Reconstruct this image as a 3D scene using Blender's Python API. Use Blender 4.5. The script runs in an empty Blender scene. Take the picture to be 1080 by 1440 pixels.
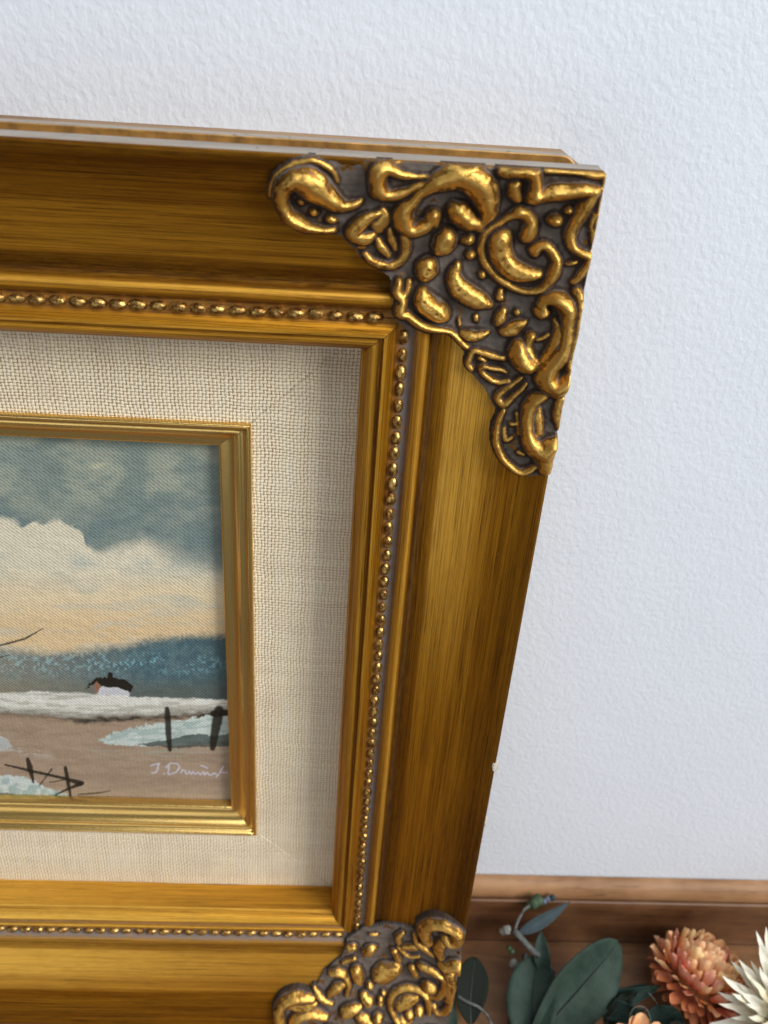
import bpy, bmesh, math, random
import numpy as np
from mathutils import Matrix, Vector
random.seed(7); rng = np.random.default_rng(7)
R_ = math.radians
# ---------------------------------------------------------------- survey of the place
# frame space (mm): origin = front outer top right corner, u right, v up, w towards the viewer
F = 1367.62
RC = np.array([[0.99779090, 0.06303093, 0.02098585], [0.04098516, -0.83267097, 0.55224929], [0.05228310, -0.55016921, -0.83341485]])
CAM = np.array([-46.470144, 43.154385, 179.694519])
H = 279.45; W = 330.0; D = 13.0; TH = R_(2.6)
M = np.array([[1, 0, 0], [0, math.sin(TH), math.cos(TH)], [0, -math.cos(TH), math.sin(TH)]])
EXT = 8.0                                         # the lowest moulding is this much wider
ORG = np.array([-W/2, -H-EXT, -D])                    # base of the frame, in frame space
BASE = np.array([-W/2, 0., 0.])
def world(p): return (np.asarray(p, float)-ORG) @ M + BASE      # frame mm -> world mm
CW = world(CAM)
def ray_f(x, y): return RC.T @ np.array([(x-540)/F, (y-720)/F, 1.0])
def at_z(x, y, z):
    d = ray_f(x, y) @ M; t = (z-CW[2])/d[2]; return CW+t*d
def at_y(x, y, Y):
    d = ray_f(x, y) @ M; t = (Y-CW[1])/d[1]; return CW+t*d
def at_w(x, y, w):
    d = ray_f(x, y); t = (w-CAM[2])/d[2]; return CAM+t*d

# ---------------------------------------------------------------- camera, world, lamps, exposure
sc = bpy.context.scene
cam_d = bpy.data.cameras.new('camera'); cam = bpy.data.objects.new('camera', cam_d)
sc.collection.objects.link(cam); sc.camera = cam
right, down, fwd = RC @ M
mw = Matrix.Identity(4)
for i in range(3):
    mw[i][0] = right[i]; mw[i][1] = -down[i]; mw[i][2] = -fwd[i]; mw[i][3] = CW[i]/1000
cam.matrix_world = mw
cam_d.sensor_fit = 'VERTICAL'; cam_d.sensor_height = 24; cam_d.sensor_width = 18
cam_d.lens = 24*F/1440; cam_d.clip_start = 0.005; cam_d.clip_end = 20
cam_d.dof.use_dof = True; cam_d.dof.focus_distance = 0.225; cam_d.dof.aperture_fstop = 15

wd = bpy.data.worlds.new('World'); sc.world = wd; wd.use_nodes = True
bg = wd.node_tree.nodes['Background']; bg.inputs[0].default_value = (0.86, 0.93, 1.0, 1); bg.inputs[1].default_value = 0.14
def lamp(name, loc, target, sx, sy, power, col):
    l = bpy.data.lights.new(name, 'AREA'); l.shape = 'RECTANGLE'; l.size = sx; l.size_y = sy
    l.energy = power; l.color = col
    o = bpy.data.objects.new(name, l); sc.collection.objects.link(o)
    o.location = loc
    o.rotation_euler = (Vector(target)-Vector(loc)).to_track_quat('-Z', 'Y').to_euler()
    return o
lamp('window_light', (0.95, -0.75, 0.95), (0, 0, 0.18), 0.6, 0.7, 21, (1.0, 0.985, 0.95))
lamp('ceiling_light', (0.25, -0.75, 1.5), (0, 0, 0.1), 1.0, 0.8, 9.5, (0.92, 0.95, 1.0))
lamp('low_front_fill', (-0.7, -1.5, -0.05), (0, 0, 0.12), 1.5, 0.9, 4.2, (0.97, 0.98, 1.0))  # added low front fill to brighten the gold, like bounce off the floor
sc.view_settings.view_transform = 'Standard'; sc.view_settings.look = 'None'
sc.view_settings.exposure = 0; sc.view_settings.gamma = 1

# ---------------------------------------------------------------- helpers
def link(o): sc.collection.objects.link(o); return o
def tag(o, label=None, cat=None, group=None, kind=None):
    if label: o['label'] = label
    if cat: o['category'] = cat
    if group: o['group'] = group
    if kind: o['kind'] = kind
    return o
def mesh_obj(name, verts, faces, mats, parent=None, smooth=True, scale=0.001, sharp=None):
    me = bpy.data.meshes.new(name)
    v = np.asarray(verts, float)*scale
    me.from_pydata(v.tolist(), [], faces)
    for m in (mats if isinstance(mats, (list, tuple)) else [mats]): me.materials.append(m)
    if smooth: me.polygons.foreach_set('use_smooth', [True]*len(me.polygons))
    if sharp: me.set_sharp_from_angle(angle=R_(sharp))
    me.update()
    o = link(bpy.data.objects.new(name, me))
    if parent: o.parent = parent
    return o
class NT:
    def __init__(s, name):
        s.m = bpy.data.materials.new(name); s.m.use_nodes = True; s.t = s.m.node_tree
        s.b = s.t.nodes['Principled BSDF']
    def n(s, typ, **kw):
        nd = s.t.nodes.new(typ)
        for k, v in kw.items():
            if k.startswith('i_'):
                key = k[2:]; key = int(key) if key.isdigit() else key.replace('_', ' ')
                s.put(nd.inputs[key], v)
            else: setattr(nd, k, v)
        return nd
    def put(s, sock, v):
        if isinstance(v, bpy.types.NodeSocket): s.t.links.new(v, sock)
        elif isinstance(v, bpy.types.Node): s.t.links.new(v.outputs[0], sock)
        else: sock.default_value = v
    def math(s, op, a, b=None, c=None, clamp=False):
        nd = s.t.nodes.new('ShaderNodeMath'); nd.operation = op; nd.use_clamp = clamp
        s.put(nd.inputs[0], a)
        if b is not None: s.put(nd.inputs[1], b)
        if c is not None: s.put(nd.inputs[2], c)
        return nd.outputs[0]
    def mix(s, f, a, b, blend='MIX'):
        nd = s.t.nodes.new('ShaderNodeMix'); nd.data_type = 'RGBA'; nd.blend_type = blend
        s.put(nd.inputs[0], f); s.put(nd.inputs[6], a); s.put(nd.inputs[7], b)
        return nd.outputs[2]
    def ramp(s, f, stops, interp='LINEAR'):
        nd = s.t.nodes.new('ShaderNodeValToRGB'); nd.color_ramp.interpolation = interp
        e = nd.color_ramp.elements
        while len(e) < len(stops): e.new(0.5)
        for i, (p, c) in enumerate(stops):
            e[i].position = p; e[i].color = (c, c, c, 1) if isinstance(c, (int, float)) else (*c, 1)
        s.put(nd.inputs[0], f); return nd.outputs[0]
    def noise(s, vec, scale, detail=3, rough=0.5, dist=0):
        nd = s.t.nodes.new('ShaderNodeTexNoise')
        s.put(nd.inputs['Vector'], vec); nd.inputs['Scale'].default_value = scale
        nd.inputs['Detail'].default_value = detail; nd.inputs['Roughness'].default_value = rough
        nd.inputs['Distortion'].default_value = dist
        return nd.outputs[0]
    def mapping(s, vec, sc_=(1, 1, 1), loc=(0, 0, 0)):
        nd = s.t.nodes.new('ShaderNodeMapping'); s.put(nd.inputs[0], vec)
        nd.inputs['Scale'].default_value = sc_; nd.inputs['Location'].default_value = loc
        return nd.outputs[0]
    def bump(s, h, strength, dist, normal=None):
        nd = s.t.nodes.new('ShaderNodeBump'); s.put(nd.inputs['Height'], h)
        nd.inputs['Strength'].default_value = strength; nd.inputs['Distance'].default_value = dist
        if normal is not None: s.put(nd.inputs['Normal'], normal)
        return nd.outputs[0]
    def obj(s): return s.n('ShaderNodeTexCoord').outputs['Object']
    def uv(s): return s.n('ShaderNodeTexCoord').outputs['UV']
    def set(s, **kw):
        for k, v in kw.items(): s.put(s.b.inputs[k.replace('_', ' ')], v)
        return s.m

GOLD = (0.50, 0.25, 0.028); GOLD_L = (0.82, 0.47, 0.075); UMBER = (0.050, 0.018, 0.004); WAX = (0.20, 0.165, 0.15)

def mat_rail():
    t = NT('antique_gold_leaf'); uv = t.uv()
    a = t.n('ShaderNodeAttribute', attribute_name='paint'); sp = t.n('ShaderNodeSeparateColor', i_0=a.outputs['Color'])
    wax, dark, bright = sp.outputs[0], sp.outputs[1], sp.outputs[2]
    # uv in cm: x along the rail, y across the profile
    fine = t.noise(t.mapping(uv, (0.09, 19, 1)), 1.0, 6, 0.80)
    hair = t.noise(t.mapping(uv, (0.30, 40, 1), (11, 3, 0)), 1.0, 3, 0.6)
    mid = t.noise(t.mapping(uv, (0.10, 5, 1), (3, 9, 0)), 1.0, 3, 0.55)
    blot = t.noise(t.mapping(uv, (0.45, 1.3, 1), (7, 1, 0)), 1.0, 4, 0.6)
    rub = t.noise(t.mapping(uv, (2.2, 20, 1), (1, 5, 0)), 1.0, 5, 0.7)
    grain = t.noise(t.mapping(uv, (60, 110, 1)), 1.0, 2, 0.6)
    streak = t.ramp(fine, [(0.53, 0.0), (0.57, 1.0)])
    hairs = t.ramp(hair, [(0.53, 0.0), (0.58, 1.0)])
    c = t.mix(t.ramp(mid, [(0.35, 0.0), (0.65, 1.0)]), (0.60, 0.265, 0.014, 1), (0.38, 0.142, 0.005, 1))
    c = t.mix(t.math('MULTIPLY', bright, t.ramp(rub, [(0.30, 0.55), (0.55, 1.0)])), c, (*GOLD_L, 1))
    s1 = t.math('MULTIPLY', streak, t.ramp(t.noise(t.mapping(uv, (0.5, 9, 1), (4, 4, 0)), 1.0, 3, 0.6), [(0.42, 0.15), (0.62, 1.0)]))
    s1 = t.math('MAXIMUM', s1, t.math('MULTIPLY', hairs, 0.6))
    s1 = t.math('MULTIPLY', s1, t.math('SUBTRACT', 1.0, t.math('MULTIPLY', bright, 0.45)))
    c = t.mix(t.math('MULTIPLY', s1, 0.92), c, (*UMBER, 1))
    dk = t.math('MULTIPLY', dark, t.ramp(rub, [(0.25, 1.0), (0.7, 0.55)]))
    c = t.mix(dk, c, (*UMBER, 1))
    sc_ = t.ramp(t.noise(t.mapping(uv, (3, 16, 1)), 1.0, 6, 0.75), [(0.655, 0.0), (0.70, 1.0)])
    c = t.mix(t.math('MULTIPLY', sc_, 0.45), c, (0.64, 0.42, 0.14, 1))
    wx = t.math('MULTIPLY', wax, t.ramp(t.noise(uv, 3.2, 4, 0.65), [(0.30, 0.45), (0.50, 1.0)]), clamp=True)
    c = t.mix(wx, c, (*WAX, 1))
    met = t.math('SUBTRACT', 0.76, t.math('ADD', t.math('ADD', t.math('MULTIPLY', bright, 0.5), t.math('MULTIPLY', s1, 0.05)), t.math('MULTIPLY', wx, 0.8)), clamp=True)
    ro = t.math('ADD', t.math('MULTIPLY', rub, 0.22), t.math('ADD', 0.27, t.math('MULTIPLY', t.math('MAXIMUM', dk, s1), 0.14)))
    h = t.math('ADD', t.math('MULTIPLY', fine, 0.6), t.math('MULTIPLY', grain, 0.25))
    h = t.math('SUBTRACT', h, t.math('MULTIPLY', s1, 0.45))
    return t.set(Base_Color=c, Metallic=met, Roughness=ro, Normal=t.bump(h, 0.4, 0.00018), Specular_IOR_Level=0.2)

def mat_ornament():
    t = NT('cast_gilt_ornament'); o = t.obj()
    a = t.n('ShaderNodeAttribute', attribute_name='paint'); sp = t.n('ShaderNodeSeparateColor', i_0=a.outputs['Color'])
    g, crev, tone = sp.outputs[0], sp.outputs[1], sp.outputs[2]
    n1 = t.noise(o, 900, 4, 0.65); n2 = t.noise(o, 260, 3, 0.6); n3 = t.noise(o, 3000, 2, 0.6)
    gg = t.math('ADD', g, t.math('ADD', t.math('MULTIPLY', t.math('SUBTRACT', n1, 0.5), 0.9), t.math('MULTIPLY', t.math('SUBTRACT', n2, 0.5), 0.7)))
    gold = t.ramp(gg, [(0.22, 0.0), (0.62, 1.0)])
    worn = t.ramp(t.math('ADD', gg, t.math('MULTIPLY', t.math('SUBTRACT', n2, 0.5), 0.5)), [(0.85, 0.0), (1.15, 1.0)])
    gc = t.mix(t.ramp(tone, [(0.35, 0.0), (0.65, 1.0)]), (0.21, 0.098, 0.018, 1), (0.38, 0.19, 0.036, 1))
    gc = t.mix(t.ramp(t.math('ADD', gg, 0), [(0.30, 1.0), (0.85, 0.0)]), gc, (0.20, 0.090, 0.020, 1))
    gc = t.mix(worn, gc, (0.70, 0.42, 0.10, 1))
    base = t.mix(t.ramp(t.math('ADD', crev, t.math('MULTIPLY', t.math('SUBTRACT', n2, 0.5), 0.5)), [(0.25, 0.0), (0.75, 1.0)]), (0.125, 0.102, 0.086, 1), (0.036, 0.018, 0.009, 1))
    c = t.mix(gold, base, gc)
    met = t.math('MULTIPLY', gold, 0.88)
    ro = t.math('ADD', t.math('MULTIPLY', t.math('SUBTRACT', 1.0, gold), 0.28), t.math('ADD', 0.31, t.math('MULTIPLY', n1, 0.26)))
    h = t.math('ADD', t.math('MULTIPLY', n1, 0.45), t.math('ADD', t.math('MULTIPLY', n3, 0.35), t.math('MULTIPLY', t.noise(t.mapping(o, (500, 1800, 800)), 1.0, 3, 0.6), 0.35)))
    return t.set(Base_Color=c, Metallic=met, Roughness=ro, Normal=t.bump(h, 0.75, 0.00028))

def mat_bead():
    t = NT('gilt_bead'); o = t.obj(); oi = t.n('ShaderNodeObjectInfo').outputs['Random']
    nd = t.n('ShaderNodeVectorMath', operation='ADD'); t.put(nd.inputs[0], o)
    cmb = t.n('ShaderNodeCombineXYZ', i_0=oi, i_1=oi, i_2=oi); t.put(nd.inputs[1], cmb.outputs[0])
    n = t.noise(nd.outputs[0], 900, 3, 0.6)
    c = t.mix(t.ramp(n, [(0.38, 0.0), (0.58, 1.0)]), (0.60, 0.38, 0.11, 1), (0.17, 0.075, 0.018, 1))
    return t.set(Base_Color=c, Metallic=0.8, Roughness=0.31, Normal=t.bump(n, 0.9, 0.0003))

def mat_slip():
    t = NT('bright_gilt_slip'); uv = t.uv()
    f = t.noise(t.mapping(uv, (0.4, 40, 1)), 1.0, 3, 0.5); b = t.noise(t.mapping(uv, (3, 6, 1)), 1.0, 5, 0.65)
    c = t.mix(t.ramp(f, [(0.4, 0.0), (0.7, 1.0)]), (0.80, 0.55, 0.19, 1), (0.58, 0.34, 0.08, 1))
    c = t.mix(t.ramp(b, [(0.66, 0.0), (0.70, 1.0)]), c, (0.8, 0.66, 0.42, 1))
    return t.set(Base_Color=c, Metallic=0.9, Roughness=t.ramp(f, [(0.3, 0.16), (0.8, 0.30)]), Normal=t.bump(t.noise(t.mapping(uv, (20, 60, 1)), 1.0, 3), 0.25, 0.0001))

def mat_gesso():
    t = NT('grey_painted_edge'); o = t.obj()
    n = t.noise(t.mapping(o, (60, 400, 400)), 1.0, 4, 0.6); n2 = t.noise(o, 700, 4, 0.7)
    c = t.mix(t.ramp(n, [(0.35, 0.0), (0.7, 1.0)]), (0.40, 0.35, 0.29, 1), (0.26, 0.21, 0.16, 1))
    c = t.mix(t.ramp(n2, [(0.62, 0.0), (0.70, 1.0)]), c, (0.10, 0.06, 0.03, 1))
    return t.set(Base_Color=c, Roughness=0.5, Metallic=0.1, Normal=t.bump(n2, 0.3, 0.0002))

def mat_linen():
    t = NT('natural_linen'); o = t.obj()
    wob = t.n('ShaderNodeTexNoise', i_Scale=130.0, i_Detail=2.0); t.put(wob.inputs['Vector'], o)
    va = t.n('ShaderNodeVectorMath', operation='MULTIPLY_ADD')
    t.put(va.inputs[0], wob.outputs['Color']); va.inputs[1].default_value = (0.0012, 0.0012, 0); t.put(va.inputs[2], o)
    xyz = t.n('ShaderNodeSeparateXYZ', i_0=va.outputs[0])
    X = t.math('MULTIPLY', xyz.outputs[0], 1000/0.88); Y = t.math('MULTIPLY', xyz.outputs[1], 1000/0.86)
    i = t.math('FLOOR', X); j = t.math('FLOOR', Y)
    fx = t.math('MULTIPLY', t.math('SUBTRACT', t.math('FRACT', X), 0.5), 2.0)
    fy = t.math('MULTIPLY', t.math('SUBTRACT', t.math('FRACT', Y), 0.5), 2.0)
    par = t.math('FLOORED_MODULO', t.math('ADD', i, j), 2.0)
    fx2 = t.math('MULTIPLY', fx, fx); fy2 = t.math('MULTIPLY', fy, fy)
    # per thread thickness
    wx = t.n('ShaderNodeTexWhiteNoise', noise_dimensions='1D'); t.put(wx.inputs['W'], i)
    wy = t.n('ShaderNodeTexWhiteNoise', noise_dimensions='1D'); t.put(wy.inputs['W'], t.math('ADD', j, 500.3))
    kx = t.math('ADD', 0.85, t.math('MULTIPLY', wx.outputs[0], 1.0)); ky = t.math('ADD', 0.70, t.math('MULTIPLY', wy.outputs[0], 1.0))
    up = t.math('SUBTRACT', t.math('SUBTRACT', 1.0, t.math('MULTIPLY', fx2, kx)), t.math('MULTIPLY', fy2, 0.35))
    ac = t.math('SUBTRACT', t.math('SUBTRACT', 1.0, t.math('MULTIPLY', fy2, ky)), t.math('MULTIPLY', fx2, 0.35))
    h = t.math('ADD', t.math('MULTIPLY', up, par), t.math('MULTIPLY', ac, t.math('SUBTRACT', 1.0, par)))
    fib = t.noise(o, 2600, 3, 0.7)
    patch = t.noise(o, 90, 4, 0.6)
    slub = t.noise(t.mapping(o, (700, 60, 1)), 1.0, 3, 0.6)
    hh = t.math('ADD', h, t.math('MULTIPLY', t.math('SUBTRACT', fib, 0.5), 0.8))
    c = t.mix(t.ramp(hh, [(0.0, 0.0), (0.42, 1.0)]), (0.49, 0.345, 0.20, 1), (0.91, 0.795, 0.58, 1))
    c = t.mix(t.ramp(slub, [(0.5, 0.0), (0.8, 0.6)]), c, (0.84, 0.79, 0.68, 1))
    c = t.mix(t.ramp(patch, [(0.5, 0.0), (0.8, 0.4)]), c, (0.60, 0.46, 0.34, 1))
    c = t.mix(t.ramp(fib, [(0.70, 0.0), (0.74, 0.6)]), c, (0.30, 0.10, 0.05, 1))
    return t.set(Base_Color=c, Roughness=0.85, Normal=t.bump(hh, 0.55, 0.0004))

def mat_canvas():
    t = NT('oil_paint_on_canvas'); o = t.obj()
    a = t.n('ShaderNodeAttribute', attribute_name='paint')
    xyz = t.n('ShaderNodeSeparateXYZ', i_0=o)
    sx = t.math('SINE', t.math('MULTIPLY', xyz.outputs[0], 2*math.pi*1000/1.15)); sy = t.math('SINE', t.math('MULTIPLY', xyz.outputs[1], 2*math.pi*1000/1.15))
    n = t.noise(o, 420, 4, 0.65); n2 = t.noise(t.mapping(o, (160, 420, 1)), 1.0, 4, 0.6)
    h = t.math('ADD', t.math('MULTIPLY', t.math('MULTIPLY', sx, sy), 0.42), t.math('ADD', t.math('MULTIPLY', n, 0.9), t.math('MULTIPLY', sx, 0.06)))
    h = t.math('ADD', h, t.math('ADD', t.math('MULTIPLY', n2, 0.8), t.math('MULTIPLY', t.noise(t.mapping(o, (300, 900, 1), (3, 1, 0)), 1.0, 4, 0.65, 1.5), 0.9)))
    c = a.outputs['Color']
    return t.set(Base_Color=c, Roughness=0.5, Normal=t.bump(h, 0.75, 0.00024), Specular_IOR_Level=0.2)

def mat_wall():
    t = NT('white_plaster_paint'); o = t.obj()
    n1 = t.noise(t.mapping(o, (1.0, 1, 0.75)), 760, 3, 0.50, 0.2); n2 = t.noise(o, 1900, 3, 0.6); n3 = t.noise(o, 60, 2, 0.5)
    h = t.math('ADD', t.math('MULTIPLY', t.ramp(n1, [(0.30, 0.0), (0.72, 1.0)]), 0.85), t.math('ADD', t.math('MULTIPLY', n2, 0.22), t.math('MULTIPLY', n3, 1.0)))
    c = t.mix(n3, (0.70, 0.745, 0.815, 1), (0.73, 0.775, 0.845, 1))
    c = t.mix(t.ramp(t.noise(o, 28, 5, 0.7), [(0.60, 0.0), (0.78, 0.10)]), c, (0.50, 0.50, 0.50, 1))
    return t.set(Base_Color=c, Roughness=0.55, Normal=t.bump(h, 0.36, 0.00030), Specular_IOR_Level=0.3)

def mat_wood(name, c1, c2, c3, rough=0.42):
    t = NT(name); o = t.obj()
    g = t.noise(t.mapping(o, (14, 160, 160)), 1.0, 5, 0.6, 0.6); p = t.noise(t.mapping(o, (60, 900, 900)), 1.0, 3, 0.6); b = t.noise(o, 45, 3, 0.6)
    c = t.mix(t.ramp(g, [(0.35, 0.0), (0.68, 1.0)]), (*c1, 1), (*c2, 1))
    c = t.mix(t.ramp(b, [(0.42, 0.0), (0.72, 0.7)]), c, (*c3, 1))
    c = t.mix(t.ramp(p, [(0.60, 0.0), (0.72, 0.55)]), c, (c2[0]*0.4, c2[1]*0.35, c2[2]*0.3, 1))
    return t.set(Base_Color=c, Roughness=t.math('ADD', rough, t.math('MULTIPLY', p, 0.15)), Normal=t.bump(p, 0.3, 0.0003))

def mat_plain(name, col, rough=0.6, var=0.25, scale=300, trans=0.0, c2=None, metal=0.0):
    t = NT(name); o = t.obj(); n = t.noise(o, scale, 4, 0.6)
    d = c2 or tuple(x*(1-var*1.6) for x in col)
    c = t.mix(t.ramp(n, [(0.35, 0.0), (0.7, 1.0)]), (*col, 1), (*d, 1))
    if trans: t.set(Subsurface_Weight=trans); t.b.inputs['Subsurface Radius'].default_value = (0.002, 0.0012, 0.0006); t.b.inputs['Subsurface Scale'].default_value = 1.0
    return t.set(Base_Color=c, Roughness=rough, Metallic=metal, Normal=t.bump(n, 0.3, 0.0004))

M_RAIL, M_ORN, M_BEAD, M_SLIP, M_GESSO = mat_rail(), mat_ornament(), mat_bead(), mat_slip(), mat_gesso()
M_LINEN, M_CANVAS, M_WALL = mat_linen(), mat_canvas(), mat_wall()
M_WOOD = mat_wood('brown_varnished_wood', (0.23, 0.105, 0.040), (0.085, 0.032, 0.011), (0.29, 0.16, 0.072))
M_WOODF = mat_wood('shaded_varnished_wood', (0.15, 0.062, 0.022), (0.055, 0.020, 0.007), (0.21, 0.10, 0.042))  # same wood, darkened for the shade on the upright rail face
M_WOODL = mat_wood('lit_honey_wood', (0.36, 0.185, 0.080), (0.17, 0.075, 0.028), (0.44, 0.25, 0.12), 0.5)  # same wood, lightened for the overhead light on the rail lip
M_BACKWOOD = mat_wood('raw_backing_wood', (0.35, 0.22, 0.12), (0.22, 0.12, 0.06), (0.4, 0.27, 0.15), 0.7)

# ---------------------------------------------------------------- the setting: wall; the cabinet it backs
YW = 28.1
wall = mesh_obj('wall', [(-1500, YW, -800), (1500, YW, -800), (1500, YW, 1600), (-1500, YW, 1600), (-1500, YW+80, -800), (1500, YW+80, -800), (1500, YW+80, 1600), (-1500, YW+80, 1600)],
    [(0, 1, 2, 3), (5, 4, 7, 6), (3, 2, 6, 7), (1, 0, 4, 5), (0, 3, 7, 4), (2, 1, 5, 6)], M_WALL, smooth=False)
tag(wall, kind='structure')
cab = link(bpy.data.objects.new('wooden_cabinet', None)); cab.location = (0, -0.1, -0.03)
tag(cab, 'brown varnished wooden cabinet top with raised moulded rail along the white wall', 'cabinet')
def extrude_x(name, prof, x0, x1, mat, parent, n=2, sharp=30):
    P = np.array(prof, float); k = len(P); vs = []
    for x in np.linspace(x0, x1, n): vs += [(x, a, b) for a, b in P]
    fs = [(i*k+j, i*k+(j+1) % k, (i+1)*k+(j+1) % k, (i+1)*k+j) for i in range(n-1) for j in range(k)]
    fs += [tuple(range(k)), tuple(range((n-1)*k, n*k))[::-1]]
    vs = np.array(vs)-np.array([0, -100, -30])
    o = mesh_obj(name, vs, fs, mat, parent, sharp=sharp)
    bm = bmesh.new(); bm.from_mesh(o.data); bmesh.ops.recalc_face_normals(bm, faces=bm.faces); bm.to_mesh(o.data); bm.free()
    return o
extrude_x('top_board', [(YW-0.5, 0), (-112, 0), (-115, -1), (-116, -4), (-115, -16), (-111, -18), (YW-0.5, -18)], -620, 620, M_WOOD, cab)
YF = 20.3
rail_prof = [(YF-0.2, 0.05), (YF-0.4, 1.5), (YF+0.5, 3.0), (YF+0.9, 6), (YF+0.7, 12), (YF+0.3, 18), (YF-0.2, 22.6), (YF-0.1, 24.4), (YF+0.2, 25.1), (YF+0.7, 25.4), (YF+1.3, 25.3), (YF+1.6, 24.5), (YF+2.2, 24.3), (YW-0.7, 24.3), (YW-0.7, 0.05)]
extrude_x('back_rail', rail_prof, -620, 620, M_WOODF, cab)
extrude_x('rail_moulding', [(YF+2.2, 24.4), (YF+2.2, 25.3), (YF+2.5, 26.6), (YF+3.1, 28.0), (YF+4.0, 29.2), (YF+5.2, 30.1), (YF+6.4, 30.5), (YW-0.5, 30.6), (YW-0.5, 24.4)], -620, 620, M_WOODL, cab)
extrude_x('front_panel', [(-104, -18.2), (-104, -400), (-97, -400), (-97, -18.2)], -600, 600, M_WOOD, cab)

# ---------------------------------------------------------------- the framed painting
FR = link(bpy.data.objects.new('framed_painting', None))
tag(FR, 'ornate antique gold picture frame with linen liner and small winter landscape painting', 'picture frame')
fm = Matrix.Identity(4)
for i in range(3):
    for j in range(3): fm[i][j] = M[j][i]
    fm[i][3] = BASE[i]/1000
FR.matrix_world = fm
def warp_v(v): return np.where(v < -H+23, v-(-H+23-v)*EXT/23, v)
def unwarp_v(v): return v if v > -H+23 else (-H+23)-((-H+23)-v)/(1+EXT/23)
def L(p):
    q = np.array(p, float); q[..., 1] = warp_v(q[..., 1]); return q-ORG

# profile: (d from outer edge, w), with paint weights (wax, dark, bright)
PROF = [(1.8, -5.4, 0, 0, 0), (0.15, -5.4, 0, 0, 0), (0.0, -5.2, 0, 0, 0), (0.0, -0.5, 0, 0, 0), (0.12, -0.12, 0, .3, .3), (0.5, 0.0, 0, .25, .2), (1.1, -0.15, 0, .35, 0), (2.2, -0.75, 0, .25, 0),
 (4.0, -2.1, 0, .3, 0), (6, -3.15, 0, .2, 0), (7.8, -4.1, 0, .1, 0), (9.2, -4.75, 0, .05, 0), (10.0, -5.05, 0, .05, .1), (13.2, -5.75, 0, .05, .2), (14.5, -6.05, 0, 0, .4), (18, -6.9, 0, 0, .5), (21, -7.55, 0, 0, .55), (22.8, -7.85, 0, .0, .6), (23.3, -8.0, 0, .35, .1), (24.6, -8.45, 0, .55, 0), (25.8, -8.9, 0, .8, 0),
 (26.8, -9.25, .1, 1, 0), (27.4, -9.1, 0, .9, 0), (27.8, -8.3, 0, .5, 0), (28.2, -7.5, 0, .1, .6), (28.7, -7.05, 0, 0, .7), (29.6, -6.75, 0, .1, .1), (30.6, -6.95, .1, .25, 0), (31.2, -7.6, .5, .4, 0), (31.5, -8.25, 1, .1, 0), (32.2, -8.45, 1, 0, 0),
 (34.6, -8.4, .5, .1, 0), (35.0, -8.25, .1, .1, 0), (35.3, -7.75, 0, .1, .1), (36.2, -7.4, 0, 0, 0), (37.0, -7.1, 0, 0, .3), (37.35, -7.15, 0, 0, .6), (37.6, -7.6, 0, .4, 0), (37.8, -8.35, .3, .5, 0), (38.2, -8.4, .1, .3, 0), (38.6, -8.05, 0, 0, .3), (39.3, -8.1, 0, 0, .5), (40.2, -8.9, 0, 0, .3), (40.9, -10.0, 0, .1, .1), (41.3, -10.9, 0, .3, 0), (41.6, -11.1, 0, 0, .6), (41.75, -11.5, 0, 0, .2), (41.75, -12.5, 0, 0, 0.2), (41.75, -20.3, 0, 0, 0.2),
 (41.7, -22.8, 0, 0, 0), (6.5, -28.2, 0, 0, 0), (2.6, -28.2, 0, 0, 0), (1.8, -13.2, 0, 0, 0)]
pd = np.array([p[0] for p in PROF]); pw = np.array([p[1] for p in PROF])
sel = slice(5, 45)
def prof_w(d): return np.interp(d, pd[sel], pw[sel])
def pos_on(side, s, d):
    if side == 'top': return (-W+s, -d)
    if side == 'right': return (-d, -s)
    if side == 'bottom': return (-W+s, -H+d)
    return (-W+d, -s)
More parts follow.
